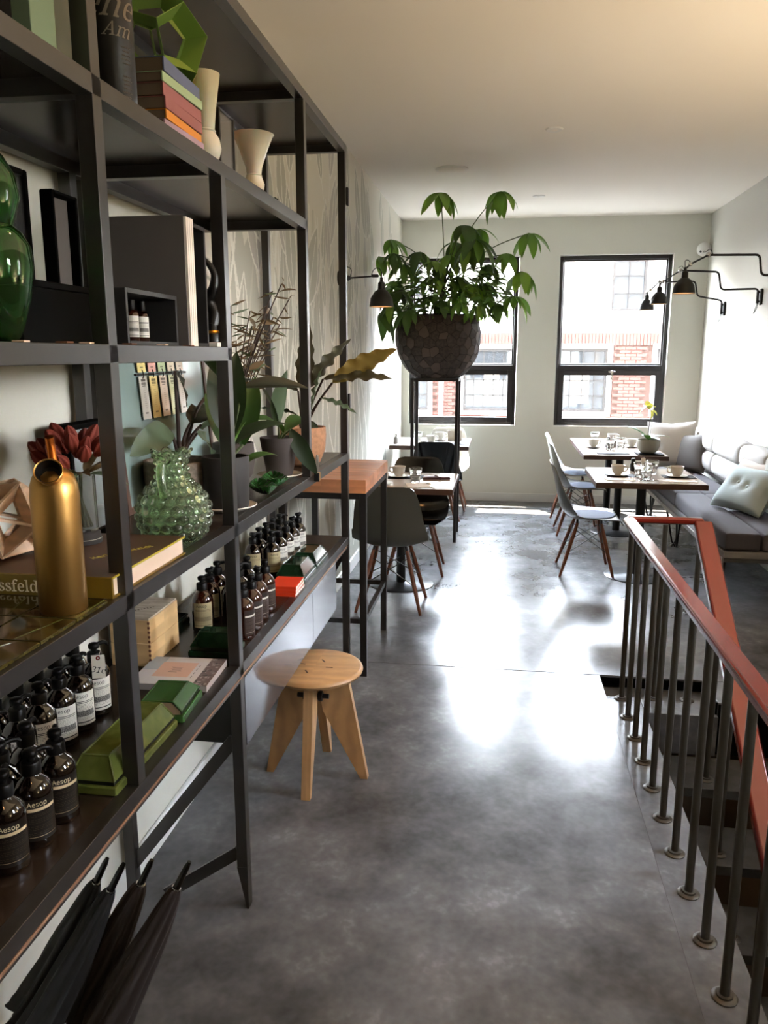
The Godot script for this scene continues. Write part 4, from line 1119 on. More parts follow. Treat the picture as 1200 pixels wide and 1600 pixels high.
# ------------------------------------------------------------------ tall stand with the big planter
func plant_stand():
	var t = thing("plant_stand", "tall thin black steel stand carrying the big planter", "stand", V(-0.553, 0, -6.84))
	var w = 0.40; var h = 1.40; var p = 0.026
	for sx in [-1, 1]:
		for sz in [-1, 1]: obj("leg", box(V(p, h, p), 0.0015), "steel_dark", t, XF(V(sx * (w - p) / 2, h / 2, sz * (w - p) / 2)))
		obj("top_rail", box(V(p, p, w - 2 * p), 0.0015), "steel_dark", t, XF(V(sx * (w - p) / 2, h - p / 2, 0)))
		obj("top_rail", box(V(w - 2 * p, p, p), 0.0015), "steel_dark", t, XF(V(0, h - p / 2, sx * (w - p) / 2)))
		obj("foot_rail", box(V(p, 0.012, w - 2 * p), 0.0015), "steel_dark", t, XF(V(sx * (w - p) / 2, 0.006, 0)))
	obj("top_plate", box(V(w - 2 * p, 0.004, w - 2 * p)), "steel_dark", t, XF(V(0, h - 0.006, 0)))
	# planter: a bowl set with flat stone chips
	var b = thing("potted_umbrella_tree", "umbrella tree in a dark stone-chip bowl on the tall stand", "plant", V(-0.545, h, -6.84))
	var prof = [Vector2(0.0, 0.0), Vector2(0.17, 0.0), Vector2(0.20, 0.012), Vector2(0.265, 0.075), Vector2(0.325, 0.17), Vector2(0.353, 0.28), Vector2(0.357, 0.37), Vector2(0.345, 0.45), Vector2(0.325, 0.512), Vector2(0.318, 0.52), Vector2(0.30, 0.515), Vector2(0.315, 0.44), Vector2(0.31, 0.43), Vector2(0.0, 0.43)]
	var mb = MB.new(); add_lathe(mb, prof, 48); obj("bowl", mb.mesh(), "mosaic_joint", b)
	obj("soil", lathe([0.0, 0.46, 0.305, 0.44], 32), "soil", b)
	# chips: flat irregular stones fitted together over the outside of the bowl
	var rr = RandomNumberGenerator.new(); rr.seed = 41
	var on = func(s):      # radius and height along the bowl's outside, s in metres from the foot
		var acc = 0.0
		for i in range(1, 8):
			var d = prof[i].distance_to(prof[i + 1])
			if s <= acc + d: return prof[i].lerp(prof[i + 1], (s - acc) / d)
			acc += d
		return prof[8]
	var total = 0.0
	for i in range(1, 8): total += prof[i].distance_to(prof[i + 1])
	var seeds = []
	var RW = 0.34          # the bowl is unrolled at this radius
	for k in 9:
		var q = on.call(total * (k + 0.5) / 9.0)
		var n = int(TAU * q.x / 0.085)
		for j in n: seeds.append(Vector2(TAU * RW * (j + rr.randf_range(-0.32, 0.32) + 0.5 * (k % 2)) / n, total * (k + 0.5 + rr.randf_range(-0.33, 0.33)) / 9.0))
	for si in seeds.size():
		var s = seeds[si]
		var q = on.call(s.y)
		var sx = q.x / RW   # true width of a unit of the unrolled strip here
		var cell = PackedVector2Array([Vector2(-0.16 / sx, -0.10), Vector2(0.16 / sx, -0.10), Vector2(0.16 / sx, 0.10), Vector2(-0.16 / sx, 0.10)])
		for sj in seeds.size():
			if sj == si: continue
			var d = seeds[sj] - s
			d.x = fposmod(d.x + PI * RW, TAU * RW) - PI * RW
			var ds = Vector2(d.x * sx, d.y)
			if ds.length() > 0.22: continue
			# clip the cell by the line half way to the neighbour, drawn back a little for the joint
			var nrm = ds.normalized(); var off = ds.length() * 0.5 - 0.0022
			var nxt = PackedVector2Array()
			for i in cell.size():
				var A = cell[i]; var B = cell[(i + 1) % cell.size()]
				var fa = Vector2(A.x * sx, A.y).dot(nrm) - off; var fb = Vector2(B.x * sx, B.y).dot(nrm) - off
				if fa <= 0: nxt.append(A)
				if (fa < 0) != (fb < 0): nxt.append(A.lerp(B, fa / (fa - fb)))
			cell = nxt
		if cell.size() < 3: continue
		var out = []; var inn = []; var c3 = Vector3.ZERO
		var lift = 0.005 + 0.004 * rr.randf()
		for cw in cell:
			var p2 = on.call(clamp(s.y + cw.y, 0.004, total - 0.002)); var an = (s.x + cw.x) / RW
			var up = 0.5 if p2.y < 0.1 else 0.15
			out.append(V((p2.x + lift) * sin(an), p2.y - lift * up, (p2.x + lift) * cos(an))); inn.append(V((p2.x - 0.004) * sin(an), p2.y, (p2.x - 0.004) * cos(an)))
		for cw in out: c3 += cw / out.size()
		var cm = MB.new()
		var nn = Vector3(c3.x, (c3.y - 0.33) * 0.8, c3.z).normalized()
		for e in out.size():
			var e2 = (e + 1) % out.size()
			cm.tri(c3 + nn * 0.002, out[e], out[e2], nn, nn, nn)
			cm.flat([out[e], out[e2], inn[e2], inn[e]], c3 - nn * 0.02)
		obj("stone_chip", cm.mesh(), "mosaic" if si % 4 else "mosaic_pale", b)
	# trunk, petioles and umbrellas of leaflets
	obj("trunk", tube(smooth_path([V(0, 0.44, 0), V(0.02, 0.60, 0.01), V(0.03, 0.74, 0.0), V(0.06, 0.90, 0.02)], 5), 0.022, 10), "bark", b)
	obj("trunk", tube(smooth_path([V(-0.09, 0.44, 0.03), V(-0.12, 0.58, 0.03), V(-0.11, 0.68, 0.05)], 5), 0.017, 10), "bark", b)
	var lm = [leaf_mesh(0.225, 0.078, 0.75, 0.22), leaf_mesh(0.20, 0.074, 1.0, 0.2), leaf_mesh(0.17, 0.060, 0.6, 0.25), leaf_mesh(0.26, 0.092, 0.9, 0.2)]
	# each umbrella: centre relative to the bowl's foot, root height, size, tone, leaflets
	var um = [[0.03, 1.44, 0.30, 1.05, 1, 8], [0.49, 1.43, 0.32, 1.1, 0, 9], [-0.40, 1.13, 0.05, 1.15, 0, 9], [0.22, 1.20, 0.25, 1.2, 2, 9], [0.30, 1.08, 0.35, 1.3, 2, 9], [0.73, 1.15, 0.10, 1.05, 0, 8], [0.69, 0.85, 0.12, 1.1, 0, 8], [-0.46, 0.52, 0.30, 1.2, 2, 8], [0.62, 0.66, 0.15, 1.0, 0, 8], [0.10, 0.98, 0.2, 0.9, 1, 8], [-0.15, 1.02, 0.12, 0.95, 2, 8],
		[-0.28, 0.92, 0.15, 0.9, 0, 8], [0.42, 0.92, 0.05, 0.9, 2, 8], [-0.30, 0.70, 0.25, 0.8, 2, 7], [0.28, 0.75, 0.25, 0.8, 1, 8], [0.50, 0.60, 0.10, 0.85, 2, 8], [0.05, 0.62, 0.33, 0.85, 2, 7], [-0.20, 0.55, 0.36, 0.9, 2, 7], [0.40, 0.78, -0.25, 0.85, 2, 7], [-0.10, 0.85, -0.2, 0.8, 2, 7], [0.15, 0.70, -0.25, 0.8, 0, 7], [-0.38, 0.80, -0.1, 0.8, 2, 7], [0.56, 0.98, 0.25, 0.85, 0, 7], [0.02, 0.78, 0.28, 0.65, 0, 7], [0.20, 0.60, 0.34, 0.7, 2, 7], [-0.35, 0.60, 0.32, 0.9, 2, 7], [0.35, 0.58, 0.30, 0.65, 0, 6], [-0.48, 0.98, 0.2, 0.8, 0, 7], [0.12, 1.12, -0.1, 0.85, 2, 8], [-0.05, 0.68, 0.1, 0.7, 0, 7], [0.33, 1.20, 0.05, 0.9, 0, 7]]
	var tones = ["tree_mid", "tree_light", "tree_dark"]
	for k in 8: um.append([rr.randf_range(-0.40, 0.55), rr.randf_range(0.62, 1.02), rr.randf_range(-0.1, 0.36), rr.randf_range(0.7, 0.95), rr.randi() % 3, 7])
	for q in um:
		var c = V(q[0], q[1], q[2])
		var root = V(0.05, 0.66 + 0.2 * clamp((q[1] - 0.6) / 0.8, 0, 1), 0.01)
		var mid = root.lerp(c, 0.55) + V(0, 0.05, 0)
		obj("petiole", tube(smooth_path([root, mid, c], 5), 0.0042, 5), "stem_green", b)
		var a0 = rr.randf() * TAU
		for j in q[5]:
			var a = a0 + TAU * j / q[5] + rr.randf_range(-0.15, 0.15)
			var pitch = rr.randf_range(0.25, 0.85)
			var x = XF(c + V(sin(a), 0, cos(a)) * 0.012, pitch, a, rr.randf_range(-0.25, 0.25))
			x.basis = x.basis.scaled_local(Vector3.ONE * q[3] * rr.randf_range(0.82, 1.05))
			var li = rr.randi() % 4
			if (x * V(0, 0, 0.22)).x < -0.515: continue
			obj("leaf", lm[li], tones[q[4]] if rr.randf() < 0.75 else tones[rr.randi() % 3], b, x)

	# the small inner foliage, too dense to count
	var fm = MB.new()
	for k in 420:
		var a = rr.randf() * TAU; var rad = 0.05 + 0.44 * sqrt(rr.randf()); var cy = 0.52 + 0.5 * rr.randf() * (1.0 - 0.4 * rad / 0.5)
		var c = V(0.07 + rad * sin(a), cy, rad * cos(a) * 0.8)
		if c.x < -0.42: continue
		var d = V(sin(a + rr.randf_range(-1, 1)), rr.randf_range(-0.9, 0.5), cos(a + rr.randf_range(-1, 1))).normalized()
		var sd = d.cross(V(rr.randf_range(-0.5, 0.5), 1, rr.randf_range(-0.5, 0.5))).normalized()
		var l = rr.randf_range(0.07, 0.13); var w2 = l * 0.18; var nn = sd.cross(d).normalized()
		var P = [c, c + d * l * 0.35 + sd * w2 + nn * w2 * 0.3, c + d * l * 0.72 + sd * w2 * 0.8 + nn * w2 * 0.2, c + d * l - nn * l * 0.1, c + d * l * 0.72 - sd * w2 * 0.8 + nn * w2 * 0.2, c + d * l * 0.35 - sd * w2 + nn * w2 * 0.3]
		for i in range(1, 5): fm.tri(P[0], P[i], P[i + 1], nn, nn, nn)
	obj("inner_foliage", fm.mesh(), "tree_mid", b).set_meta("kind", "stuff")
	for k in 26:
		var a = rr.randf() * TAU; var e = V(0.07 + 0.36 * sin(a), rr.randf_range(0.6, 1.0), 0.3 * cos(a))
		obj("twig", tube([V(0.04, 0.62 + 0.2 * rr.randf(), 0.01), V(0.05 + 0.16 * sin(a), e.y + 0.02, 0.14 * cos(a)), e], 0.0028, 5), "stem_green", b)

# ------------------------------------------------------------------ wall lamps
func shade_parts(t, at, s = 1.0, glow = 1.0):
	var x = XF(at)
	obj("lamp_shade", lathe([0.070 * s, -0.155 * s, 0.072 * s, -0.153 * s, 0.064 * s, -0.105 * s, 0.040 * s, -0.068 * s, 0.022 * s, -0.056 * s, 0.020 * s, -0.018 * s, 0.010 * s, -0.010 * s, 0.009 * s, 0.012 * s, 0.0, 0.014 * s], 32), "lamp_black", t, x)
	obj("shade_lining", lathe([0.0, -0.072 * s, 0.036 * s, -0.074 * s, 0.060 * s, -0.108 * s, 0.0685 * s, -0.153 * s], 32), "lamp_inside", t, x)
	var b = MB.new(); add_ball(b, V(0, 0, 0), V(0.024, 0.028, 0.024) * s, 14, 10)
	obj("bulb", b.mesh(), "bulb", t, XF(at + V(0, -0.112 * s, 0)))
	var li = SpotLight3D.new(); li.name = "lamp_light"; li.position = at + V(0, -0.142 * s, 0); li.rotation_degrees = V(-90, 0, 0)
	li.spot_angle = 58.0; li.spot_angle_attenuation = 0.7; li.light_energy = 0.13 * glow; li.light_color = Color(1.0, 0.72, 0.44); li.light_size = 0.04; li.spot_range = 12.0; li.spot_attenuation = 2.0; li.shadow_enabled = true
	t.add_child(li, true)

func lamps():
	# short lamp on the mural wall
	var t = thing("wall_lamp", "short black wall lamp on the mural wall beside the plant", "lamp", V(WL, 2.09, -5.30))
	obj("wall_plate", lathe([0.0, 0.0, 0.046, 0.0, 0.048, 0.004, 0.046, 0.018, 0.02, 0.024, 0.0, 0.024], 28), "lamp_black", t, XF(V(0, 0, 0), 0, 0, -PI / 2))
	obj("ball_joint", lathe([0.0, -0.018, 0.014, -0.012, 0.018, 0.0, 0.014, 0.012, 0.0, 0.018], 16), "lamp_black", t, XF(V(0.065, 0.0, 0.0)))
	obj("arm", tube([V(0.01, 0, 0), V(0.065, 0, 0), V(0.27, 0.012, 0)], 0.0055, 8), "lamp_black", t)
	obj("swivel", box(V(0.05, 0.02, 0.02), 0.006), "lamp_black", t, XF(V(0.245, 0.012, 0)))
	obj("cable", tube(smooth_path([V(0.012, 0.045, 0), V(0.05, 0.072, 0), V(0.085, 0.055, 0), V(0.08, 0.01, 0)], 5), 0.003, 6), "lamp_black", t)
	obj("cable", tube(smooth_path([V(0.22, 0.015, 0), V(0.235, 0.05, 0), V(0.265, 0.06, 0), V(0.287, 0.035, 0), V(0.287, 0.0, 0)], 5), 0.003, 6), "lamp_black", t)
	shade_parts(t, V(0.287, -0.012, 0), 1.12)
	# three long cranked lamps on the plain wall: plate, crank points, knuckle and shade given in metres
	var spec = [["farthest cranked black wall lamp, nearest the window", V(2.03, 2.01, -7.90), [V(1.95, 2.085, -7.90), V(1.78, 2.128, -7.93), V(1.755, 2.262, -7.94), V(1.445, 2.265, -8.0)], V(1.345, 2.165, -8.03)],
		["middle cranked black wall lamp above the bench", V(2.03, 2.045, -6.84), [V(1.955, 2.108, -6.85), V(1.722, 2.106, -6.88), V(1.70, 2.247, -6.9), V(1.415, 2.265, -6.95)], V(1.287, 2.165, -7.10)],
		["nearest cranked black wall lamp, its plate beyond the picture edge", V(2.03, 2.05, -5.80), [V(1.95, 2.115, -5.80), V(1.702, 2.118, -5.80), V(1.682, 2.25, -5.80), V(1.335, 2.244, -5.72)], V(1.170, 2.145, -5.60)]]
	for s in spec:
		var l = thing("swing_lamp", s[0], "lamp", s[1], 0.0, "cranked lamps above the bench")
		var o = -s[1]
		obj("wall_plate", box(V(0.02, 0.13, 0.05), 0.008), "lamp_black", l, XF(V(-0.01, 0, 0)))
		obj("pivot", tube([V(-0.035, -0.05, 0), V(-0.035, 0.05, 0)], 0.011, 10), "lamp_black", l)
		obj("bracket", box(V(0.03, 0.014, 0.02), 0.003), "lamp_black", l, XF(V(-0.025, 0.035, 0))); obj("bracket", box(V(0.03, 0.014, 0.02), 0.003), "lamp_black", l, XF(V(-0.025, -0.035, 0)))
		var pts = [V(-0.035, 0.0, 0), V(-0.035, s[2][0].y + o.y, 0)]
		for i in range(1, s[2].size()): pts.append(s[2][i] + o)
		obj("arm", tube(round_path(pts, 0.03), 0.008, 8), "lamp_black", l)
		obj("cable", tube(smooth_path([V(-0.03, -0.05, 0), V(-0.04, -0.09, 0.015), V(-0.06, -0.13, 0.01), V(-0.045, -0.10, -0.01), V(-0.035, -0.05, 0)], 4), 0.0025, 6), "lamp_black", l)
		var kn = s[2][3] + o; var sh = s[3] + o
		var kb = MB.new(); add_ball(kb, Vector3.ZERO, V(0.018, 0.018, 0.018), 14, 9); obj("ball_joint", kb.mesh(), "chrome", l, XF(kn))
		var kb2 = MB.new(); add_ball(kb2, Vector3.ZERO, V(0.015, 0.015, 0.015), 14, 9)
		var e2 = sh + V(0.028, 0.03, 0)
		obj("ball_joint", kb2.mesh(), "chrome", l, XF(e2))
		obj("fore_arm", tube([kn, e2], 0.0065, 8), "lamp_black", l); obj("shade_clip", tube([e2, sh], 0.006, 8), "lamp_black", l)
		obj("cable", tube(smooth_path([kn + V(0.03, 0.0, 0), kn + V(0.01, 0.035, 0), kn + V(-0.02, 0.02, 0)], 5), 0.0025, 6), "lamp_black", l)
		obj("cable", tube(smooth_path([e2 + V(0.01, 0.0, 0), sh + V(0.015, 0.055, 0), sh + V(-0.005, 0.05, 0), sh], 5), 0.0025, 6), "lamp_black", l)
		shade_parts(l, sh)

# ------------------------------------------------------------------ round oak stool
func stool():
	var t = thing("wooden_stool", "round oak stool with four tapered plank legs", "stool", V(-0.665, 0, -2.735), 0.0)
	var hgt = 0.445
	obj("seat", lathe([0.0, hgt - 0.028, 0.165, hgt - 0.028, 0.176, hgt - 0.022, 0.180, hgt - 0.012, 0.176, hgt - 0.003, 0.168, hgt, 0.0, hgt], 56), "oak", t)
	# legs: tapered blades that meet in the middle, broad at the top, narrow at the floor
	var blade = [Vector2(0.025, hgt - 0.03), Vector2(0.125, hgt - 0.03), Vector2(0.20, 0.0), Vector2(0.172, 0.0), Vector2(0.03, hgt - 0.175), Vector2(0.02, hgt - 0.12)]
	var front = [Vector2(0.045, hgt - 0.03), Vector2(0.115, hgt - 0.03), Vector2(0.192, 0.0), Vector2(0.170, 0.0), Vector2(0.055, hgt - 0.16)]
	for k in 4:
		var a = [0.0, PI / 2, PI, -PI / 2][k]
		var mb = MB.new(); add_prism(mb, blade if k % 2 == 0 else front, 0.03 if k % 2 == 0 else 0.034)
		obj("leg", mb.mesh(), "oak_leg", t, XF(Vector3.ZERO, 0, a, 0))
	obj("tie_rod", tube([V(-0.06, hgt - 0.10, 0.045), V(0.06, hgt - 0.10, 0.045)], 0.009, 12), "black", t)
	for s in [-1, 1]: obj("knob", lathe([0.0, -0.008, 0.018, -0.008, 0.021, 0.0, 0.018, 0.008, 0.0, 0.008], 20), "black", t, XF(V(s * 0.028, hgt - 0.10, 0.045), 0, 0, PI / 2))
	for p in [[-0.02, 0.06, 0.5], [0.02, -0.05, 0.6], [0.055, 0.01, 1.55], [-0.055, -0.01, 1.5]]:
		obj("tenon", box(V(0.006, 0.002, 0.028), 0.0008), "table_edge", t, XF(V(p[0], hgt + 0.0001, p[1]), 0, p[2]))

# ------------------------------------------------------------------ things on the shelves
func aim(p, d, roll = 0.0, s = 1.0, up = Vector3.UP):      # a transform whose +z runs along d
	var z = d.normalized()
	var x = up.cross(z)
	if x.length() < 0.01: x = Vector3.RIGHT
	x = x.normalized()
	var b = Basis(x, z.cross(x), z) * Basis(Vector3(0, 0, 1), roll)
	return Transform3D(b.scaled_local(Vector3.ONE * s), p)

func polyhedron_edges(kind):
	var vs = []
	var g = (1 + sqrt(5.0)) / 2
	if kind == "icosa":
		for a in [-1, 1]:
			for b in [-g, g]: vs.append_array([V(0, a, b), V(a, b, 0), V(b, 0, a)])
	else:
		for a in [-1, 1]:
			for b in [-1, 1]:
				for c in [-1, 1]: vs.append(V(a, b, c))
		for a in [-1 / g, 1 / g]:
			for b in [-g, g]: vs.append_array([V(0, a, b), V(a, b, 0), V(b, 0, a)])
	var best = INF
	for i in vs.size():
		vs[i] = vs[i].normalized()
	for i in vs.size():
		for j in i: best = min(best, vs[i].distance_to(vs[j]))
	var es = []
	for i in vs.size():
		for j in i:
			if vs[i].distance_to(vs[j]) < best * 1.05: es.append([vs[i], vs[j]])
	return es

func frame_ball(t, called, kind, r, inner, th, m, turn):    # an open polyhedron whose edges are radial slats
	for e in polyhedron_edges(kind):
		var a = turn * e[0]; var b = turn * e[1]
		var n = a.cross(b).normalized() * th * 0.5
		var mb = MB.new(); var c = (a + b) * 0.25 * (r + inner)
		var P = [a * r, b * r, b * inner, a * inner]
		mb.flat([P[0] + n, P[1] + n, P[2] + n, P[3] + n], c); mb.flat([P[0] - n, P[1] - n, P[2] - n, P[3] - n], c)
		for k in 4: mb.flat([P[k] + n, P[(k + 1) % 4] + n, P[(k + 1) % 4] - n, P[k] - n], c)
		obj(called, mb.mesh(), m, t, XF(V(0, 0, 0)))

func shelf_top_things():
	var y = 2.06
	var t = thing("black_box", "plain black box at the near end of the top shelf", "box", V(-0.79, y, -1.10))
	obj("case", box(V(0.14, 0.24, 0.15), 0.003), "black_matt", t, XF(V(0, 0.12, 0))); obj("lid", box(V(0.144, 0.03, 0.154), 0.003), "black", t, XF(V(0, 0.255, 0)))
	t = thing("green_box", "pale green upright box between the black box and the post", "box", V(-0.765, y, -1.262))
	obj("case", box(V(0.085, 0.25, 0.072), 0.002), "green_card", t, XF(V(0, 0.125, 0))); obj("lid", box(V(0.087, 0.03, 0.074), 0.002), "green_card", t, XF(V(0, 0.265, 0)))
	# stoneware spirit bottle with white script
	t = thing("spirit_bottle", "tall matt black bottle with white script lettering", "bottle", V(-0.765, y, -1.565), 0.75)
	obj("body", lathe([0.0, 0.0, 0.042, 0.0, 0.047, 0.006, 0.047, 0.25, 0.042, 0.275, 0.020, 0.30, 0.017, 0.34, 0.0, 0.34], 40), "black_satin", t)
	obj("lettering", text_mesh("Genev", 0.062, 0.0008, true, 0.0472, 0.4), "print_dim", t, XF(V(0, 0.178, 0), 0, -0.15))
	obj("lettering", text_mesh("Am", 0.034, 0.0008, true, 0.0472, 0.4), "print_dim", t, XF(V(0, 0.136, 0), 0, 0.12))
	# fine print, too small to read: short wavering pen lines round the bottle
	for k in 12:
		var fp = []
		var wv = 0.022 - 0.007 * ((k * 5) % 3) * 0.5
		for q in 13:
			var an = 0.35 + wv / 0.0475 * (q / 12.0 - 0.4)
			fp.append(V(0.0475 * sin(an), 0.108 - 0.007 * k - (0.016 if k > 4 else 0.0) + 0.0012 * sin(q * 2.3 + k), 0.0475 * cos(an)))
		obj("fine_print", tube(fp, 0.0006, 4), "print_dim", t)
	# pile of magazines with coloured spines
	var names = [["lilac", Color(0.66, 0.56, 0.64), 0.018], ["orange", Color(0.86, 0.55, 0.16), 0.019], ["rose", Color(0.60, 0.36, 0.36), 0.024], ["dusty pink", Color(0.61, 0.37, 0.38), 0.026], ["mint", Color(0.66, 0.78, 0.63), 0.020], ["blue", Color(0.36, 0.42, 0.58), 0.028]]
	var yy = y
	for i in names.size():
		var m = "spine_%d" % i
		mat(m, names[i][1], 0.5)
		var h = names[i][2]
		var b = thing("magazine", "%s-spined magazine, %s of the pile on the top shelf" % [names[i][0], ["bottom", "second from the bottom", "third from the bottom", "fourth from the bottom", "second from the top", "topmost"][i]], "magazine", V(-0.797 - 0.002 * (i % 2), yy, -1.775), 0.015 * ((i * 3) % 4 - 1.5), "pile of magazines")
		obj("pages", box(V(0.186, h - 0.003, 0.205), 0.0006), "cane", b, XF(V(-0.001, h / 2, 0)))
		obj("spine", box(V(0.004, h - 0.0012, 0.208), 0.001), m, b, XF(V(0.0935, h / 2, 0))); obj("cover", box(V(0.19, 0.0012, 0.208)), m, b, XF(V(0, h - 0.0008, 0)))
		yy += h + 0.0004
	# folded paper ball
	t = thing("paper_ball", "bright green folded paper polyhedron on top of the magazines", "ornament", V(-0.795, yy + 0.095, -1.86))
	frame_ball(t, "paper_strip", "dodeca", 0.118, 0.068, 0.0012, "origami", Basis.from_euler(Vector3(0.3, 0.5, 0.2)))
	# opal glass
	t = thing("glass_vase", "tall white glass vase with a ball foot and a flared neck", "vase", V(-0.735, y, -1.985), 0.0, "white glass vases")
	obj("body", lathe([0.0, 0.0, 0.018, 0.0, 0.032, 0.012, 0.0385, 0.034, 0.0345, 0.056, 0.024, 0.072, 0.0235, 0.08, 0.029, 0.13, 0.040, 0.20, 0.0405, 0.203, 0.038, 0.203, 0.027, 0.13, 0.021, 0.08, 0.0, 0.078], 40), "opal", t); obj("seam_ring", lathe([0.0245, 0.071, 0.0262, 0.074, 0.0245, 0.077], 32), "opal", t)
	t = thing("glass_vase", "wide white glass vase with a trumpet mouth and round foot", "vase", V(-0.735, y, -2.375), 0.0, "white glass vases")
	obj("body", lathe([0.0, 0.0, 0.016, 0.0, 0.027, 0.012, 0.030, 0.028, 0.024, 0.046, 0.021, 0.054, 0.024, 0.075, 0.042, 0.125, 0.057, 0.160, 0.061, 0.164, 0.058, 0.1655, 0.039, 0.125, 0.020, 0.075, 0.0, 0.068], 40), "opal", t); obj("seam_ring", lathe([0.0215, 0.049, 0.0235, 0.052, 0.0215, 0.055], 32), "opal", t)
	t = thing("glass_vase", "small pale green glass vase behind the framed case", "vase", V(-0.86, y, -2.29), 0.0, "white glass vases")
	obj("body", lathe([0.0, 0.0, 0.03, 0.0, 0.042, 0.02, 0.044, 0.06, 0.03, 0.10, 0.034, 0.15, 0.032, 0.15, 0.027, 0.10, 0.0, 0.09], 32), "opal_green", t); obj("rim", lathe([0.032, 0.149, 0.0345, 0.151, 0.032, 0.153], 28), "opal", t)
	t = thing("glass_vase", "slim white glass cylinder beside the trumpet vase", "vase", V(-0.85, y, -2.45), 0.0, "white glass vases")
	obj("body", lathe([0.0, 0.0, 0.022, 0.0, 0.024, 0.01, 0.024, 0.16, 0.022, 0.16, 0.021, 0.02, 0.0, 0.018], 28), "opal", t); obj("foot", lathe([0.024, 0.0, 0.028, 0.002, 0.026, 0.008, 0.024, 0.009], 28), "opal", t)
	t = thing("glass_case", "small black framed glass case between the white vases", "frame", V(-0.75, y, -2.13))
	obj("frame", ring_frame(0.115, 0.155, 0.007, 0.045), "black", t, XF(V(0, 0.0775, 0), 0, PI / 2)); obj("backing", box(V(0.003, 0.141, 0.101)), "opal_green", t, XF(V(-0.018, 0.0775, 0))); obj("pane", box(V(0.002, 0.141, 0.101)), "pane", t, XF(V(0.018, 0.0775, 0)))
	t = thing("brooch", "small dark green jewelled brooch at the front of the top shelf", "brooch", V(-0.715, y, -2.52))
	var mb = MB.new(); add_ball(mb, V(0, 0.006, 0), V(0.012, 0.006, 0.02), 12, 8); obj("setting", mb.mesh(), "brass", t)
	for k in 5:
		var gm = MB.new(); add_ball(gm, Vector3.ZERO, V(0.006, 0.005, 0.006), 8, 6); obj("gem", gm.mesh(), "tile_deep", t, XF(V(0.004 * sin(k * 2.0), 0.011, -0.014 + 0.007 * k)))

func small_bottle(label, at, turn):
	var t = thing("small_bottle", label, "bottle", at, turn, "small amber bottles in the cubby")
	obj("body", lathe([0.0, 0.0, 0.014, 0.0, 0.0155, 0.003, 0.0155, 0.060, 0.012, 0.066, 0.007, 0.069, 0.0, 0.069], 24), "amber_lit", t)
	obj("cap", lathe([0.0, 0.068, 0.0085, 0.068, 0.009, 0.07, 0.009, 0.088, 0.0, 0.088], 18), "pump", t)
	var mb = MB.new(); add_lathe(mb, [Vector2(0.0158, 0.010), Vector2(0.0158, 0.055)], 12, Transform3D(), -0.9, 0.9); obj("label", mb.mesh(), "label_cream", t)
	return t

func cubby(called, label, at, w, h, d):      # an open black box whose mouth faces the aisle (+x); w along z
	var t = thing(called, label, "box", at)
	var th = 0.009
	for s in [-1, 1]: obj("side", box(V(d, h, th), 0.001), "black_edge", t, XF(V(0, h / 2, s * (w - th) / 2)))
	obj("floor", box(V(d, th, w - 2 * th)), "black_edge", t, XF(V(0, th / 2, 0))); obj("top", box(V(d, th, w - 2 * th)), "black_edge", t, XF(V(0, h - th / 2, 0)))
	obj("back", box(V(0.005, h - 2 * th, w - 2 * th)), "black_matt", t, XF(V(-d / 2 + 0.003, h / 2, 0)))
	return t

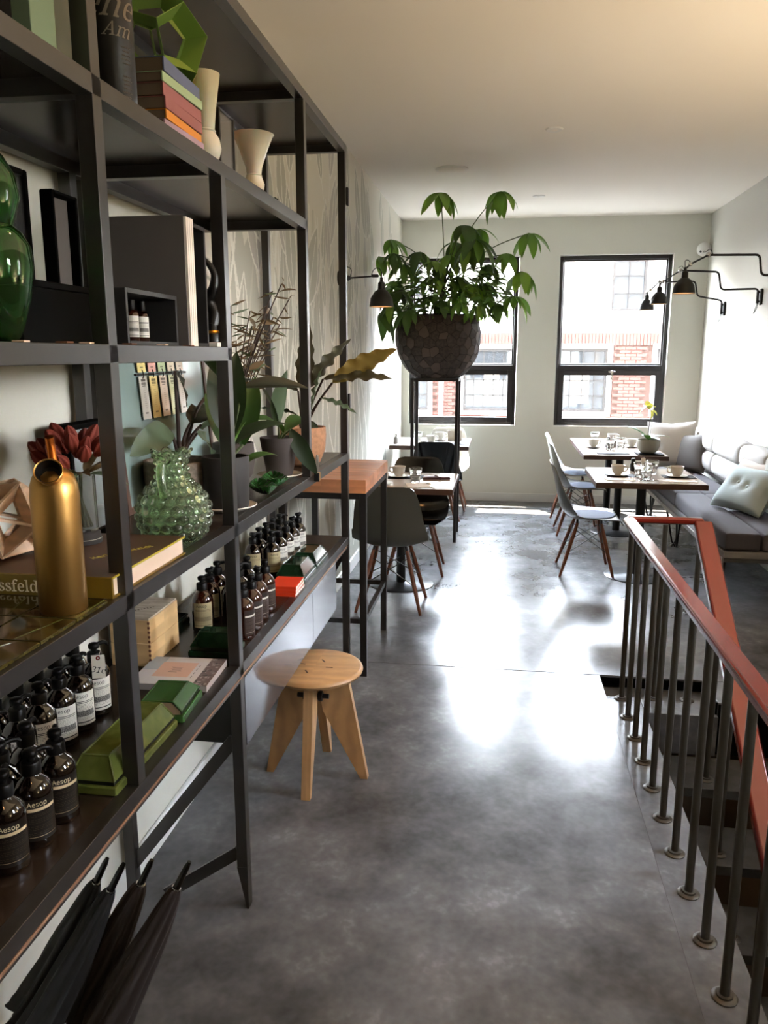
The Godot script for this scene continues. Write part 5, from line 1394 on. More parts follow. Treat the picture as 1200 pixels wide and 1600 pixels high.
func shelf_eye_things():
	var y = 1.617
	var t = thing("gourd_vase", "green glass vase of two stacked bulbs", "vase", V(-0.80, y, -1.185))
	var outer = [0.0, 0.0, 0.030, 0.001, 0.041, 0.02, 0.056, 0.07, 0.063, 0.115, 0.061, 0.15, 0.050, 0.170, 0.037, 0.181, 0.042, 0.192, 0.051, 0.222, 0.047, 0.255, 0.032, 0.283, 0.016, 0.296, 0.013, 0.31, 0.016, 0.322]
	var pr = []
	for i in outer.size() / 2: pr.append(Vector2(outer[2 * i], outer[2 * i + 1]))
	var inn = []
	for i in pr.size(): inn.append(Vector2(max(0.0, pr[i].x - 0.0035), pr[i].y + (0.005 if i < 2 else 0.0)))
	inn.reverse()
	var mb = MB.new(); add_lathe(mb, pr + inn, 56, Transform3D(), 0.0, TAU, 0.3); obj("body", mb.mesh(), "green_glass", t)
	obj("rim", lathe([0.0125, 0.321, 0.0145, 0.325, 0.0165, 0.321], 28), "green_glass", t)
	# black boxes and cubbies
	t = thing("long_black_box", "long low closed black box behind the gourd vase", "box", V(-0.885, y, -1.375))
	obj("case", box(V(0.20, 0.095, 0.28), 0.002), "black_matt", t, XF(V(0, 0.0475, 0))); obj("lid", box(V(0.202, 0.012, 0.282), 0.002), "black_matt", t, XF(V(0, 0.101, 0)))
	cubby("open_cubby", "low open black cubby holding the small amber bottles", V(-0.845, y, -1.655), 0.255, 0.113, 0.20)
	small_bottle("small amber bottle at the front of the pair in the cubby", V(-0.80, y + 0.009, -1.662), 0.75)
	small_bottle("small amber bottle at the back of the pair in the cubby", V(-0.80, y + 0.009, -1.712), 0.75)
	small_bottle("small amber bottle half hidden by the post in the cubby", V(-0.81, y + 0.009, -1.618), 0.9)
	cubby("open_cubby", "tall narrow open black cubby behind the big grey book", V(-0.83, y, -1.8935), 0.094, 0.285, 0.20)
	t = thing("large_book", "very large grey book with white page edges standing on end", "book", V(-0.845, y, -1.818))
	obj("pages", box(V(0.242, 0.288, 0.042)), "paper", t, XF(V(0.004, 0.145, 0))); obj("cover", box(V(0.24, 0.292, 0.003), 0.0006), "grey_card", t, XF(V(0, 0.146, 0.0235))); obj("cover", box(V(0.24, 0.292, 0.003), 0.0006), "grey_card", t, XF(V(0, 0.146, -0.0235)))
	for k in 3: obj("page_block", box(V(0.0012, 0.288, 0.0005)), "page_grey", t, XF(V(0.1247, 0.145, -0.012 + 0.012 * k)))
	# shadow-box frames standing on the boxes
	t = thing("shadow_box", "tall black shadow box frame standing behind the long black box", "frame", V(-0.985, y + 0.107, -1.49))
	obj("frame", ring_frame(0.13, 0.235, 0.012, 0.07), "black_matt", t, XF(V(0, 0.1175, 0), 0, PI / 2)); obj("backing", box(V(0.004, 0.215, 0.108)), "pale_blue", t, XF(V(-0.02, 0.1175, 0))); obj("pane", box(V(0.003, 0.215, 0.108)), "pane", t, XF(V(0.026, 0.1175, 0)))
	t = thing("shadow_box", "slim black picture frame standing on the open cubby", "frame", V(-0.93, y + 0.113, -1.63))
	obj("frame", ring_frame(0.10, 0.20, 0.009, 0.03), "black_matt", t, XF(V(0, 0.10, 0), 0, PI / 2)); obj("backing", box(V(0.004, 0.184, 0.084)), "grey_card", t, XF(V(-0.008, 0.10, 0)))
	# carved horn on a little plinth
	t = thing("horn_sculpture", "curled black horn sculpture on a small stone plinth", "sculpture", V(-0.728, y, -1.962))
	obj("plinth", box(V(0.042, 0.012, 0.05), 0.002), "china", t, XF(V(0, 0.006, 0))); obj("drum", lathe([0.0, 0.012, 0.017, 0.012, 0.017, 0.035, 0.013, 0.04, 0.013, 0.06, 0.0, 0.06], 18), "black", t); obj("collar", lathe([0.017, 0.034, 0.0195, 0.037, 0.017, 0.041], 18), "brass", t)
	obj("horn", tube(smooth_path([V(0, 0.055, 0), V(0.004, 0.085, -0.006), V(-0.008, 0.115, -0.002), V(0.008, 0.145, 0.004), V(0.010, 0.18, 0.0), V(-0.008, 0.21, 0.005), V(-0.022, 0.225, 0.01)], 5), [0.016, 0.017, 0.018, 0.018, 0.018, 0.017, 0.017, 0.018, 0.018, 0.017, 0.016, 0.015, 0.0145, 0.014, 0.013, 0.012, 0.0115, 0.011, 0.0105, 0.010, 0.0095, 0.009, 0.0085, 0.008, 0.007, 0.006, 0.005, 0.004, 0.003, 0.002, 0.001], 10), "black", t)
	for k in 6:
		t = thing("price_chip", "small tan price chip on the eye level shelf edge, number %s from the gourd" % ["one", "two", "three", "four", "five", "six"][k], "tag", V(-0.705, y, [-1.10, -1.22, -1.29, -1.45, -1.60, -1.74][k]), 0.0, "price chips")
		obj("chip", box(V(0.02, 0.003, 0.016 + 0.006 * (k % 2)), 0.0006), "page_peach" if k % 2 == 0 else "copper_matt", t, XF(V(0, 0.0015, 0)))

func leaf_dish(label, at, turn, s):
	var t = thing("leaf_dish", label, "dish", at, turn, "green ceramic leaf dishes")
	var mb = MB.new()
	add_shell(mb, func(u, v):
		var x = u * 2 - 1
		var w = 0.048 * pow(sin(PI * clamp(v * 0.97 + 0.02, 0, 1)), 0.7) * s
		return V(x * w, 0.012 + 0.022 * x * x + 0.012 * (2 * v - 1) * (2 * v - 1) + 0.0022 * sin(v * 60.0 - abs(x) * 6.0), (v - 0.5) * 0.19 * s), 10, 40, 0.005)
	obj("dish", mb.mesh(), "tile_leaf", t); obj("midrib", tube([V(0, 0.022, -0.09 * s), V(0, 0.014, 0), V(0, 0.022, 0.09 * s)], 0.003, 6), "tile_leaf", t)

func shelf_plants():
	var y = 1.153
	# arrow-leaved plant in a stone bowl
	var t = thing("potted_arrow_leaf", "dark arrow-leaved plant in a wide beige stone bowl", "plant", V(-0.930, y, -2.19))
	obj("bowl", lathe([0.0, 0.0, 0.06, 0.0, 0.085, 0.018, 0.102, 0.06, 0.106, 0.11, 0.104, 0.142, 0.095, 0.143, 0.096, 0.11, 0.09, 0.10, 0.0, 0.10], 36), "stone_pot", t); obj("soil", lathe([0.0, 0.12, 0.096, 0.115], 24), "soil", t)
	var arrow = leaf_mesh(0.22, 0.085, 0.55, 0.25, 0.008, 0.75, 0.0, 12, 3.0)
	for l in [[V(0.02, 0.245, -0.04), V(0.04, 0.11, -0.30), 1.0, "leaf_black", 0.4], [V(-0.02, 0.235, 0.02), V(0.02, -0.03, 0.27), 0.95, "leaf_grey", -0.9], [V(0.01, 0.40, 0.03), V(0.04, -0.12, -0.10), 0.6, "leaf_black", 0.9], [V(0.03, 0.235, -0.10), V(0.05, 0.06, -0.38), 1.15, "leaf_grey", -0.8], [V(0.02, 0.21, -0.09), V(0.04, -0.09, -0.2), 0.75, "leaf_grey", 0.9], [V(0.05, 0.37, -0.26), V(0.05, 0.03, -0.18), 0.9, "leaf_black", 0.6]]:
		var p = l[0]
		obj("stem", tube(smooth_path([V(0.0, 0.10, 0.0), V(p.x * 0.4, 0.10 + (p.y - 0.10) * 0.65, p.z * 0.35), p], 6), [0.007, 0.0068, 0.0066, 0.0064, 0.006, 0.0058, 0.0056, 0.0054, 0.005, 0.0048, 0.0045, 0.004, 0.004], 6), "stem_brown", t)
		obj("leaf", arrow, l[3], t, aim(p, l[1], l[4], l[2]))
	# cylinder pot with strap leaves on a white plate
	t = thing("plate", "white round plate under the black cylinder pot", "plate", V(-0.782, y, -2.165), 0.0, "white plates under the pots")
	obj("dish", lathe([0.0, 0.004, 0.05, 0.0, 0.06, 0.004, 0.085, 0.014, 0.086, 0.017, 0.06, 0.009, 0.0, 0.008], 36), "china", t); obj("rim", lathe([0.084, 0.0145, 0.0872, 0.0165, 0.0845, 0.018], 36), "china", t)
	t = thing("potted_strap_leaf", "broad strap-leaved plant in a tall black cylinder pot", "plant", V(-0.782, y + 0.009, -2.165))
	obj("pot", lathe([0.0, 0.0, 0.060, 0.0, 0.064, 0.004, 0.068, 0.145, 0.066, 0.15, 0.060, 0.15, 0.059, 0.13, 0.0, 0.13], 36), "dark_pot", t); obj("soil", lathe([0.0, 0.135, 0.060, 0.132], 24), "soil", t)
	var strap = leaf_mesh(0.26, 0.085, 0.45, 0.3, 0.0, 1.0, 0.2, 12); var strap2 = leaf_mesh(0.24, 0.07, 1.1, 0.25, 0.0, 1.0, 0.2, 12)
	for l in [[V(0.03, 0.34, -0.10), V(0.18, 0.035, -0.10), 0.80, "leaf_black", 0.5, strap], [V(0.0, 0.20, -0.06), V(0.01, 0.3, -0.02), 1.0, "leaf_dark", 0.6, strap], [V(0.0, 0.17, -0.05), V(0.14, 0.16, -0.06), 0.85, "leaf_dark", 0.5, strap2], [V(0.0, 0.20, -0.03), V(-0.04, 0.28, -0.02), 1.0, "leaf_dark", -0.7, strap], [V(0.01, 0.12, 0.0), V(0.04, 0.22, 0.0), 0.55, "leaf_light", 0.3, strap], [V(0.04, 0.12, -0.03), V(0.10, 0.10, -0.08), 0.55, "leaf_mid", 0.3, strap2], [V(0.0, 0.15, -0.04), V(-0.08, 0.2, -0.08), 0.9, "leaf_mid", 0.0, strap], [V(0.0, 0.35, -0.05), V(-0.06, 0.12, 0.06), 0.6, "leaf_dark", 0.4, strap], [V(0.02, 0.17, -0.10), V(0.01, 0.28, -0.12), 0.95, "leaf_mid", 0.2, strap]]:
		obj("stem", tube([V(0, 0.125, 0), V(l[0].x * 0.5, lerp(0.125, l[0].y, 0.5), l[0].z * 0.4), l[0]], [0.006, 0.005, 0.004], 6), "stem_green", t); obj("leaf", l[5], l[3], t, aim(l[0], l[1], l[4], l[2]))
	# a black pot in the shade behind it
	t = thing("potted_bamboo", "wiry dwarf bamboo in a round grey-brown pot at the back", "plant", V(-0.93, y, -2.66))
	obj("pot", lathe([0.0, 0.0, 0.045, 0.0, 0.066, 0.03, 0.075, 0.08, 0.072, 0.14, 0.066, 0.142, 0.066, 0.12, 0.0, 0.12], 32), "grey_pot", t); obj("soil", lathe([0.0, 0.125, 0.066, 0.122], 24), "soil", t)
	var rr = RandomNumberGenerator.new(); rr.seed = 77
	var bl = [leaf_mesh(0.075, 0.008, 0.5, 0.2, 0.0, 1.0, 0.0, 5), leaf_mesh(0.055, 0.007, 0.9, 0.2, 0.0, 1.0, 0.0, 5), leaf_mesh(0.075, 0.024, 0.5, 0.2, 0.0, 1.0, 0.0, 6)]
	for k in 22:
		var top = V(rr.randf_range(-0.06, 0.19), rr.randf_range(0.40, 0.68), rr.randf_range(-0.30, 0.06))
		var mid = V(top.x * 0.35, top.y * 0.6, top.z * 0.35)
		var path = smooth_path([V(rr.randf_range(-0.03, 0.03), 0.12, rr.randf_range(-0.03, 0.03)), mid, top], 6)
		obj("cane", tube(path, 0.0022, 5), "stem_brown", t)
		for j in range(3, path.size()):
			for q in 2:
				if rr.randf() < 0.72:
					var a = rr.randf() * TAU
					obj("leaf", bl[2 if rr.randf() < 0.14 else rr.randi() % 2], "leaf_grey" if rr.randf() < 0.2 else "leaf_dry", t, aim(path[j], V(sin(a), rr.randf_range(-0.5, 0.7), cos(a)), rr.randf() * 2.0, rr.randf_range(0.7, 1.1)))
	t = thing("plate", "white round plate under the tapered brown pot", "plate", V(-0.80, y, -2.79), 0.0, "white plates under the pots")
	obj("dish", lathe([0.0, 0.004, 0.05, 0.0, 0.06, 0.004, 0.082, 0.012, 0.083, 0.015, 0.06, 0.009, 0.0, 0.008], 36), "china", t); obj("rim", lathe([0.081, 0.0125, 0.0842, 0.0145, 0.0815, 0.016], 36), "china", t)
	t = thing("potted_peace_lily", "glossy green plant with one hanging leaf in a tapered brown pot", "plant", V(-0.80, y + 0.009, -2.79))
	obj("pot", lathe([0.0, 0.0, 0.044, 0.0, 0.048, 0.004, 0.070, 0.132, 0.070, 0.14, 0.064, 0.14, 0.062, 0.12, 0.0, 0.12], 32), "grey_pot", t); obj("soil", lathe([0.0, 0.126, 0.063, 0.122], 24), "soil", t)
	for l in [[V(0.05, 0.17, 0.02), V(0.08, -0.12, 0.05), 0.85, "leaf_dark", 0.9, strap2], [V(0.02, 0.16, 0.02), V(-0.02, 0.22, 0.22), 0.85, "leaf_mid", -0.5, strap2], [V(0.02, 0.16, -0.02), V(0.06, 0.12, -0.16), 0.9, "leaf_mid", 0.4, strap2], [V(0.0, 0.18, 0.0), V(-0.06, 0.24, 0.02), 0.9, "leaf_dark", 0.0, strap], [V(0.0, 0.18, 0.0), V(0.02, 0.3, 0.04), 0.85, "leaf_grey", 0.5, strap]]:
		obj("stem", tube([V(0, 0.12, 0), V(l[0].x * 0.5, lerp(0.12, l[0].y, 0.6), l[0].z * 0.4), l[0]], [0.005, 0.004, 0.0035], 6), "stem_green", t); obj("leaf", l[5], l[3], t, aim(l[0], l[1], l[4], l[2]))
	# bronze wavy leaves in a terracotta pot
	t = thing("potted_wavy_leaf", "plant with long wavy bronze and golden leaves in a terracotta pot", "plant", V(-0.795, y, -3.12))
	obj("pot", lathe([0.0, 0.0, 0.050, 0.0, 0.070, 0.014, 0.091, 0.065, 0.096, 0.125, 0.094, 0.157, 0.087, 0.158, 0.087, 0.13, 0.0, 0.13], 40), "terracotta", t); obj("soil", lathe([0.0, 0.140, 0.087, 0.136], 24), "soil", t)
	var wavy = leaf_mesh(0.30, 0.085, 0.25, 0.28, 0.010, 0.9, 0.0, 26, 5.0)
	for l in [[V(0.135, 0.335, 0.04), V(0.26, 0.155, 0.02), 1.0, "leaf_gold", -0.9], [V(0.10, 0.35, 0.05), V(0.26, 0.03, 0.04), 0.95, "leaf_bronze", 0.5], [V(0.02, 0.30, 0.0), V(0.15, 0.22, -0.05), 0.92, "leaf_bronze", -0.7], [V(0.02, 0.28, 0.02), V(0.005, 0.28, 0.0), 0.95, "leaf_bronze", 1.3], [V(0.085, 0.275, 0.03), V(0.13, -0.035, 0.02), 0.55, "leaf_grey", 0.2], [V(0.05, 0.22, 0.04), V(0.03, 0.17, 0.03), 0.62, "leaf_grey", 1.2], [V(-0.02, 0.30, -0.02), V(-0.10, 0.05, 0.1), 0.6, "leaf_bronze", 0.4], [V(0.04, 0.18, 0.0), V(0.03, -0.05, 0.03), 0.35, "leaf_dark", 0.4], [V(-0.02, 0.21, 0.03), V(-0.16, 0.05, 0.05), 0.5, "leaf_dark", 0.4]]:
		obj("stem", tube(smooth_path([V(0, 0.125, 0), V(l[0].x * 0.45, lerp(0.125, l[0].y, 0.55), l[0].z * 0.4), l[0]], 5), 0.0045, 6), "stem_brown", t); obj("leaf", wavy, l[3], t, aim(l[0], l[1], l[4], l[2]))
	leaf_dish("ridged green ceramic leaf dish nearest the black cylinder pot", V(-0.745, y, -2.40), 0.5, 0.9)
	leaf_dish("ridged green ceramic leaf dish nearest the post with the padlock", V(-0.752, y, -2.555), 0.35, 0.95)
	# padlock on the shelf rail
	t = thing("padlock", "brass padlock hanging from the shelf rail beside the third post", "padlock", V(SF + 0.012, 1.128, -2.875))
	obj("body", box(V(0.018, 0.034, 0.034), 0.003), "brass", t, XF(V(0, 0.017, 0))); obj("band", box(V(0.019, 0.034, 0.012), 0.002), "black", t, XF(V(0, 0.017, 0.0115)))
	obj("shackle", tube(smooth_path([V(0, 0.032, -0.011), V(0, 0.085, -0.011), V(0, 0.098, 0.0), V(0, 0.085, 0.011), V(0, 0.032, 0.011)], 5), 0.0032, 8), "cut_metal", t)
	# ---------------- near half of this shelf
	t = thing("card_board", "pale blue display board of small cards in a dark wooden frame", "board", V(-1.03, y, -2.385))
	t.rotation = Vector3(0, 0, 0.075)
	obj("panel", box(V(0.008, 0.46, 0.66)), "pale_blue", t, XF(V(0, 0.235, 0)))
	for s in [-1, 1]:
		obj("frame_side", box(V(0.02, 0.48, 0.02), 0.002), "frame_wood", t, XF(V(0, 0.24, s * 0.34))); obj("frame_end", box(V(0.02, 0.02, 0.66), 0.002), "frame_wood", t, XF(V(0, 0.24 + s * 0.23, 0)))
	var cards = Image.create(64, 160, false, Image.FORMAT_RGB8)
	cards.fill(Color(1, 1, 1)); cards.fill_rect(Rect2i(14, 10, 36, 9), Color(0.5, 0.5, 0.5)); cards.fill_rect(Rect2i(14, 22, 36, 9), Color(0.62, 0.62, 0.62)); cards.fill_rect(Rect2i(18, 34, 28, 3), Color(0.55, 0.55, 0.55))
	for k in 9: cards.fill_rect(Rect2i(22 + (k * 5) % 7, 52 + k * 8, 20 - (k * 3) % 9, 2), Color(0.8, 0.8, 0.8))
	cards.fill_rect(Rect2i(20, 134, 24, 6), Color(0.6, 0.6, 0.6))
	var ct = tex(cards)
	var cc = [Color(0.80, 0.80, 0.78), Color(0.80, 0.72, 0.48), Color(0.80, 0.74, 0.68), Color(0.72, 0.73, 0.60), Color(0.80, 0.79, 0.76), Color(0.80, 0.74, 0.48), Color(0.80, 0.62, 0.58), Color(0.66, 0.72, 0.58), Color(0.76, 0.72, 0.64), Color(0.74, 0.70, 0.64)]
	for row in 2:
		obj("card_rail", box(V(0.008, 0.006, 0.37), 0.001), "black", t, XF(V(0.012, 0.388 if row == 0 else 0.50, 0.025)))
		for k in 5:
			var m = "card_%d_%d" % [row, k]
			mat(m, cc[row * 5 + k], 0.6, 0.0, {"albedo_texture": ct})
			var mb = MB.new()
			var hh = 0.125 if row == 0 else 0.10
			add_box(mb, V(0, -hh / 2, 0), V(0.002, hh, 0.052))
			mb.quad(V(0.0016, -hh, 0.026), V(0.0016, -hh, -0.026), V(0.0016, 0, -0.026), V(0.0016, 0, 0.026), V(1, 0, 0))
			obj("card", mb.mesh(), m, t, XF(V(0.012, 0.382 if row == 0 else 0.494, 0.165 - 0.070 * k)))
			if row == 0: obj("hook", tube(smooth_path([V(0.012, 0.375, 0.165 - 0.070 * k), V(0.018, 0.385, 0.165 - 0.070 * k), V(0.014, 0.402, 0.165 - 0.070 * k)], 3), 0.0015, 5), "black", t)
	# green hobnail glass jug
	t = thing("hobnail_jug", "pale green hobnail glass jug with a ruffled mouth", "jug", V(-0.782, y, -1.79), 0.0)
	var prof = func(v):
		var P = [Vector2(0.050, 0.0), Vector2(0.072, 0.018), Vector2(0.084, 0.045), Vector2(0.087, 0.072), Vector2(0.079, 0.104), Vector2(0.058, 0.131), Vector2(0.040, 0.149), Vector2(0.035, 0.172), Vector2(0.036, 0.195), Vector2(0.042, 0.213)]
		var s = v * 9.0; var i = min(int(s), 8); return P[i].cubic_interpolate(P[i + 1], P[max(i - 1, 0)], P[min(i + 2, 9)], s - i)
	mb_hob(t, prof)
	obj("handle", tube(smooth_path([V(0.035, 0.20, 0.02), V(0.055, 0.205, 0.035), V(0.068, 0.18, 0.045), V(0.075, 0.145, 0.045), V(0.068, 0.115, 0.04)], 6), 0.010, 10), "jug_glass", t, XF(V(0, 0, 0), 0, -0.9))
	obj("ruffle", tube(ruffle_ring(), 0.004, 8, false, true), "jug_glass", t)
	# the watering can on a tray of glazed tiles
	for i in 3:
		for j in 3:
			var g = thing("glazed_tile", "olive glazed tile by the watering can, row %s from the book, %s from the rail" % [["one", "two", "three"][j], ["first", "second", "third"][i]], "tile", V(-0.752 - 0.108 * i, y, -1.235 + 0.108 * j), 0.0, "glazed tiles on the shelf")
			obj("body", box(V(0.105, 0.007, 0.105), 0.0015), "tile_olive", g, XF(V(0, 0.0035, 0))); obj("glaze_line", box(V(0.003, 0.0004, 0.10)), "tile_green", g, XF(V(0.046 - 0.03 * ((i + j) % 3), 0.0072, 0), 0, 0.25 * (i - j)))
	t = thing("watering_can", "tall brushed brass watering can with an open spout", "watering can", V(-0.748, y + 0.0072, -1.225), 0.1)
	obj("body", lathe([0.0, 0.0, 0.038, 0.0, 0.040, 0.003, 0.040, 0.205, 0.0385, 0.222, 0.033, 0.238, 0.022, 0.248, 0.0, 0.252], 48), "gold", t)
	var fun = XF(V(0.006, 0.238, 0.020), 0.95, 0.25)
	obj("spout", lathe([0.012, -0.012, 0.018, 0.0, 0.0225, 0.022, 0.0235, 0.0225, 0.0225, 0.0235, 0.021, 0.022, 0.015, 0.0, 0.0, -0.004], 32), "gold", t, fun)
	obj("spout_shade", lathe([0.0, 0.006, 0.0155, 0.006, 0.0145, 0.001, 0.0205, 0.0218], 32), "black_satin", t, fun)  # black inner skin standing in for the shade inside the spout
	obj("handle", tube(smooth_path([V(-0.006, 0.245, -0.018), V(-0.008, 0.268, -0.02), V(-0.009, 0.29, -0.018), V(-0.008, 0.302, -0.014)], 4), 0.0075, 12), "copper", t)
	# big art book
	var bk = thing("art_book", "thick art book with olive spine and brown photo cover lying flat", "book", V(-0.872, y, -1.485))
	obj("pages", box(V(0.332, 0.034, 0.325)), "page_peach", bk, XF(V(0, 0.021, -0.004))); obj("cover", box(V(0.342, 0.004, 0.342), 0.001), "cover_brown", bk, XF(V(0, 0.040, 0))); obj("cover", box(V(0.342, 0.004, 0.342), 0.001), "spine_olive", bk, XF(V(0, 0.002, 0)))
	obj("spine", box(V(0.342, 0.042, 0.006), 0.002), "spine_olive", bk, XF(V(0, 0.021, 0.171))); obj("cover_edge", box(V(0.003, 0.0045, 0.342), 0.001), "spine_lime", bk, XF(V(0.1705, 0.040, 0)))
	obj("lettering", text_mesh("Blossfeldt", 0.030, 0.0008, true), "print_cream", bk, XF(V(-0.036, 0.018, 0.1743)))
	obj("lettering", text_mesh("Karl Blossfeldt", 0.022, 0.0006, false), "spine_lime", bk, XF(V(0.10, 0.0424, -0.01), -PI / 2, 1.0, 0))
	# plywood frame ball
	t = thing("wood_ball", "open polyhedron of pale birch slats on the art book", "ornament", V(-0.985, y + 0.042 + 0.078, -1.44))
	frame_ball(t, "slat", "icosa", 0.092, 0.052, 0.005, "birch", Basis.from_euler(Vector3(0.35, 0.2, 0.1)))
	# dried red flowers in a glass cylinder
	t = thing("flower_jar", "dried red protea heads in a glass cylinder on a dark base", "vase", V(-0.895, y + 0.0424, -1.565))
	obj("base", lathe([0.0, 0.0, 0.038, 0.0, 0.039, 0.004, 0.0375, 0.008, 0.0375, 0.012, 0.036, 0.014, 0.036, 0.022, 0.030, 0.028, 0.0, 0.028], 32), "dark_pot", t); obj("base_line", lathe([0.0378, 0.0095, 0.0386, 0.0102, 0.0378, 0.011], 32), "china", t)
	obj("cylinder", lathe([0.0, 0.030, 0.032, 0.0285, 0.0325, 0.03, 0.0325, 0.148, 0.0305, 0.148, 0.0305, 0.033, 0.0, 0.033], 36), "clear_glass", t)
	var r2 = RandomNumberGenerator.new(); r2.seed = 12
	for k in 7: obj("stem", tube([V(r2.randf_range(-0.015, 0.015), 0.036, r2.randf_range(-0.015, 0.015)), V(r2.randf_range(-0.02, 0.02), 0.15, r2.randf_range(-0.02, 0.02))], 0.0035, 6), "stem_green", t)
	var bud = MB.new()
	add_grid(bud, func(u, v):
		var w = (0.013 + 0.002 * cos(u * TAU * 6.0)) * pow(sin(PI * v), 0.65)
		return V(w * sin(TAU * u), 0.0, w * cos(TAU * u)) + V(0, 0.052 * v, 0), 36, 10, true)
	var budm = bud.mesh()
	for k in 24:
		var a = k * 2.39996; var rd = 0.012 + 0.052 * sqrt(k / 24.0)
		var p = V(rd * sin(a), 0.165 + 0.055 * (1 - rd / 0.064) + 0.01 * (k % 3), rd * cos(a))
		var d = V(sin(a) * (0.2 + rd * 14.0), 1.0, cos(a) * (0.2 + rd * 14.0)).normalized()
		obj("flower_head", budm, "protea", t, Transform3D(Basis(d.cross(V(0.3, 0.1, 1)).normalized(), d, d.cross(V(0.3, 0.1, 1)).normalized().cross(d)), p))
	var dl = leaf_mesh(0.09, 0.022, 0.9, 0.3)
	for k in 11:
		var a = k * 0.62
		obj("leaf", dl, "leaf_dry" if k % 3 else "leaf_grey", t, aim(V(0.02 * sin(a), 0.15, 0.02 * cos(a)), V(sin(a), 0.1 + 0.5 * (k % 3), cos(a)), 0.3))
	# black framed picture standing against the wall
	t = thing("picture_frame", "deep black picture frame with a pale print, behind the red flowers", "frame", V(-1.01, y, -1.80))
	obj("frame", ring_frame(0.20, 0.285, 0.014, 0.045), "black_matt", t, XF(V(0, 0.1425, 0), 0, PI / 2)); obj("print", box(V(0.004, 0.26, 0.175)), "print_grey", t, XF(V(0.006, 0.1425, 0)))
	obj("pane", box(V(0.002, 0.26, 0.175)), "pane", t, XF(V(0.016, 0.1425, 0)))

func ruffle_ring():
	var p = []
	for k in 60:
		var a = TAU * k / 60
		p.append(V((0.044 + 0.004 * sin(a * 7)) * sin(a), 0.2145 + 0.006 * sin(a * 7) + 0.008 * pow(max(0.0, cos(a - 1.2)), 6), (0.044 + 0.004 * sin(a * 7)) * cos(a)))
	return p

func mb_hob(t, prof):
	var mb = MB.new()
	var rows = 12.0
	add_grid(mb, func(u, v):
		var p = prof.call(v)
		var k = floor(v * rows); var fv = v * rows - k - 0.5
		var n = 20.0
		var fu = fposmod(u * n + 0.5 * fmod(k, 2.0), 1.0) - 0.5
		var d = fu * fu + fv * fv
		var bump = 0.0075 * pow(max(0.0, 1.0 - d / 0.21), 0.75) if v > 0.03 else 0.0
		var q = prof.call(min(v + 0.01, 1.0)) - prof.call(max(v - 0.01, 0.0))
		var nn = Vector2(q.y, -q.x).normalized()
		p += nn * bump
		return V(p.x * sin(TAU * u), p.y, p.x * cos(TAU * u)), 192, 120, true)
	add_grid(mb, func(u, v):
		var p = prof.call(v); return V((p.x - 0.005) * sin(TAU * u), p.y + 0.006 * (1 - v), (p.x - 0.005) * cos(TAU * u)), 40, 24, true, true)
	for s in [0.0, 0.006]:
		var rr = 0.050 if s == 0.0 else 0.045
		for j in 48:
			var a = TAU * j / 48; var b = TAU * (j + 1) / 48; var nn = V(0, -1, 0) if s == 0.0 else V(0, 1, 0)
			mb.tri(V(0, s, 0), V(rr * sin(a), s, rr * cos(a)), V(rr * sin(b), s, rr * cos(b)), nn, nn, nn)
	obj("body", mb.mesh(), "jug_glass", t)

func pump_bottle(label, at, turn, lab, glassm, group, tagged = false):
	var t = thing("pump_bottle", label, "bottle", at, turn, group)
	if not T.has("pb"):
		T.pb = lathe([0.0, 0.0, 0.028, 0.0, 0.0325, 0.004, 0.033, 0.010, 0.033, 0.098, 0.031, 0.108, 0.024, 0.120, 0.015, 0.128, 0.0135, 0.134, 0.0, 0.134], 32)
		T.pc = lathe([0.0135, 0.129, 0.0165, 0.131, 0.0168, 0.150, 0.0150, 0.153, 0.007, 0.154, 0.0065, 0.164, 0.0, 0.164], 24)
		var h = MB.new()
		add_lathe(h, [Vector2(0.0, 0.162), Vector2(0.0115, 0.162), Vector2(0.0125, 0.165), Vector2(0.0125, 0.171), Vector2(0.010, 0.174), Vector2(0.0, 0.175)], 20)
		add_tube(h, [V(0, 0.168, 0.004), V(0, 0.1695, 0.024), V(0, 0.166, 0.034), V(0, 0.161, 0.037)], [0.0055, 0.005, 0.0042, 0.0036], 8)
		T.ph = h.mesh()
		var l = MB.new(); add_lathe(l, [Vector2(0.0332, 0.018), Vector2(0.0332, 0.096)], 20, Transform3D(), -0.95, 0.95); T.pl = l.mesh()
		T.txt = text_mesh("Aesop", 0.0122, 0.0003, false, 0.0334)
	obj("body", T.pb, glassm, t); obj("label", T.pl, lab, t); obj("collar", T.pc, "pump", t)
	obj("pump_head", T.ph, "pump", t, XF(Vector3.ZERO, 0, 2.2 + 0.6 * sin(at.z * 40.0)))
	obj("lettering", T.txt, "print_cream" if lab == "label_dark" else "print_black", t, XF(V(0, 0.0868, 0), 0, -0.12))
	if tagged:
		var g = obj("swing_tag", box(V(0.030, 0.056, 0.0008)), "paper", t, XF(V(0.0, 0.128, 0.036), -0.06, -0.4))
		obj("eyelet", lathe([0.002, 0.0, 0.005, 0.0, 0.005, 0.0012, 0.002, 0.0012], 14), "red_paint", g, XF(V(0, 0.021, 0.0004), PI / 2))
		obj("handwriting", text_mesh("31e", 0.020, 0.0003, true, 0.0, 0.2), "print_black", g, XF(V(0, -0.008, 0.0006), 0, 0, -0.2))
		obj("string", tube(smooth_path([V(0, 0.021, 0), V(0.004, 0.034, -0.01), V(0, 0.036, -0.03)], 4), 0.0006, 5), "paper", g)

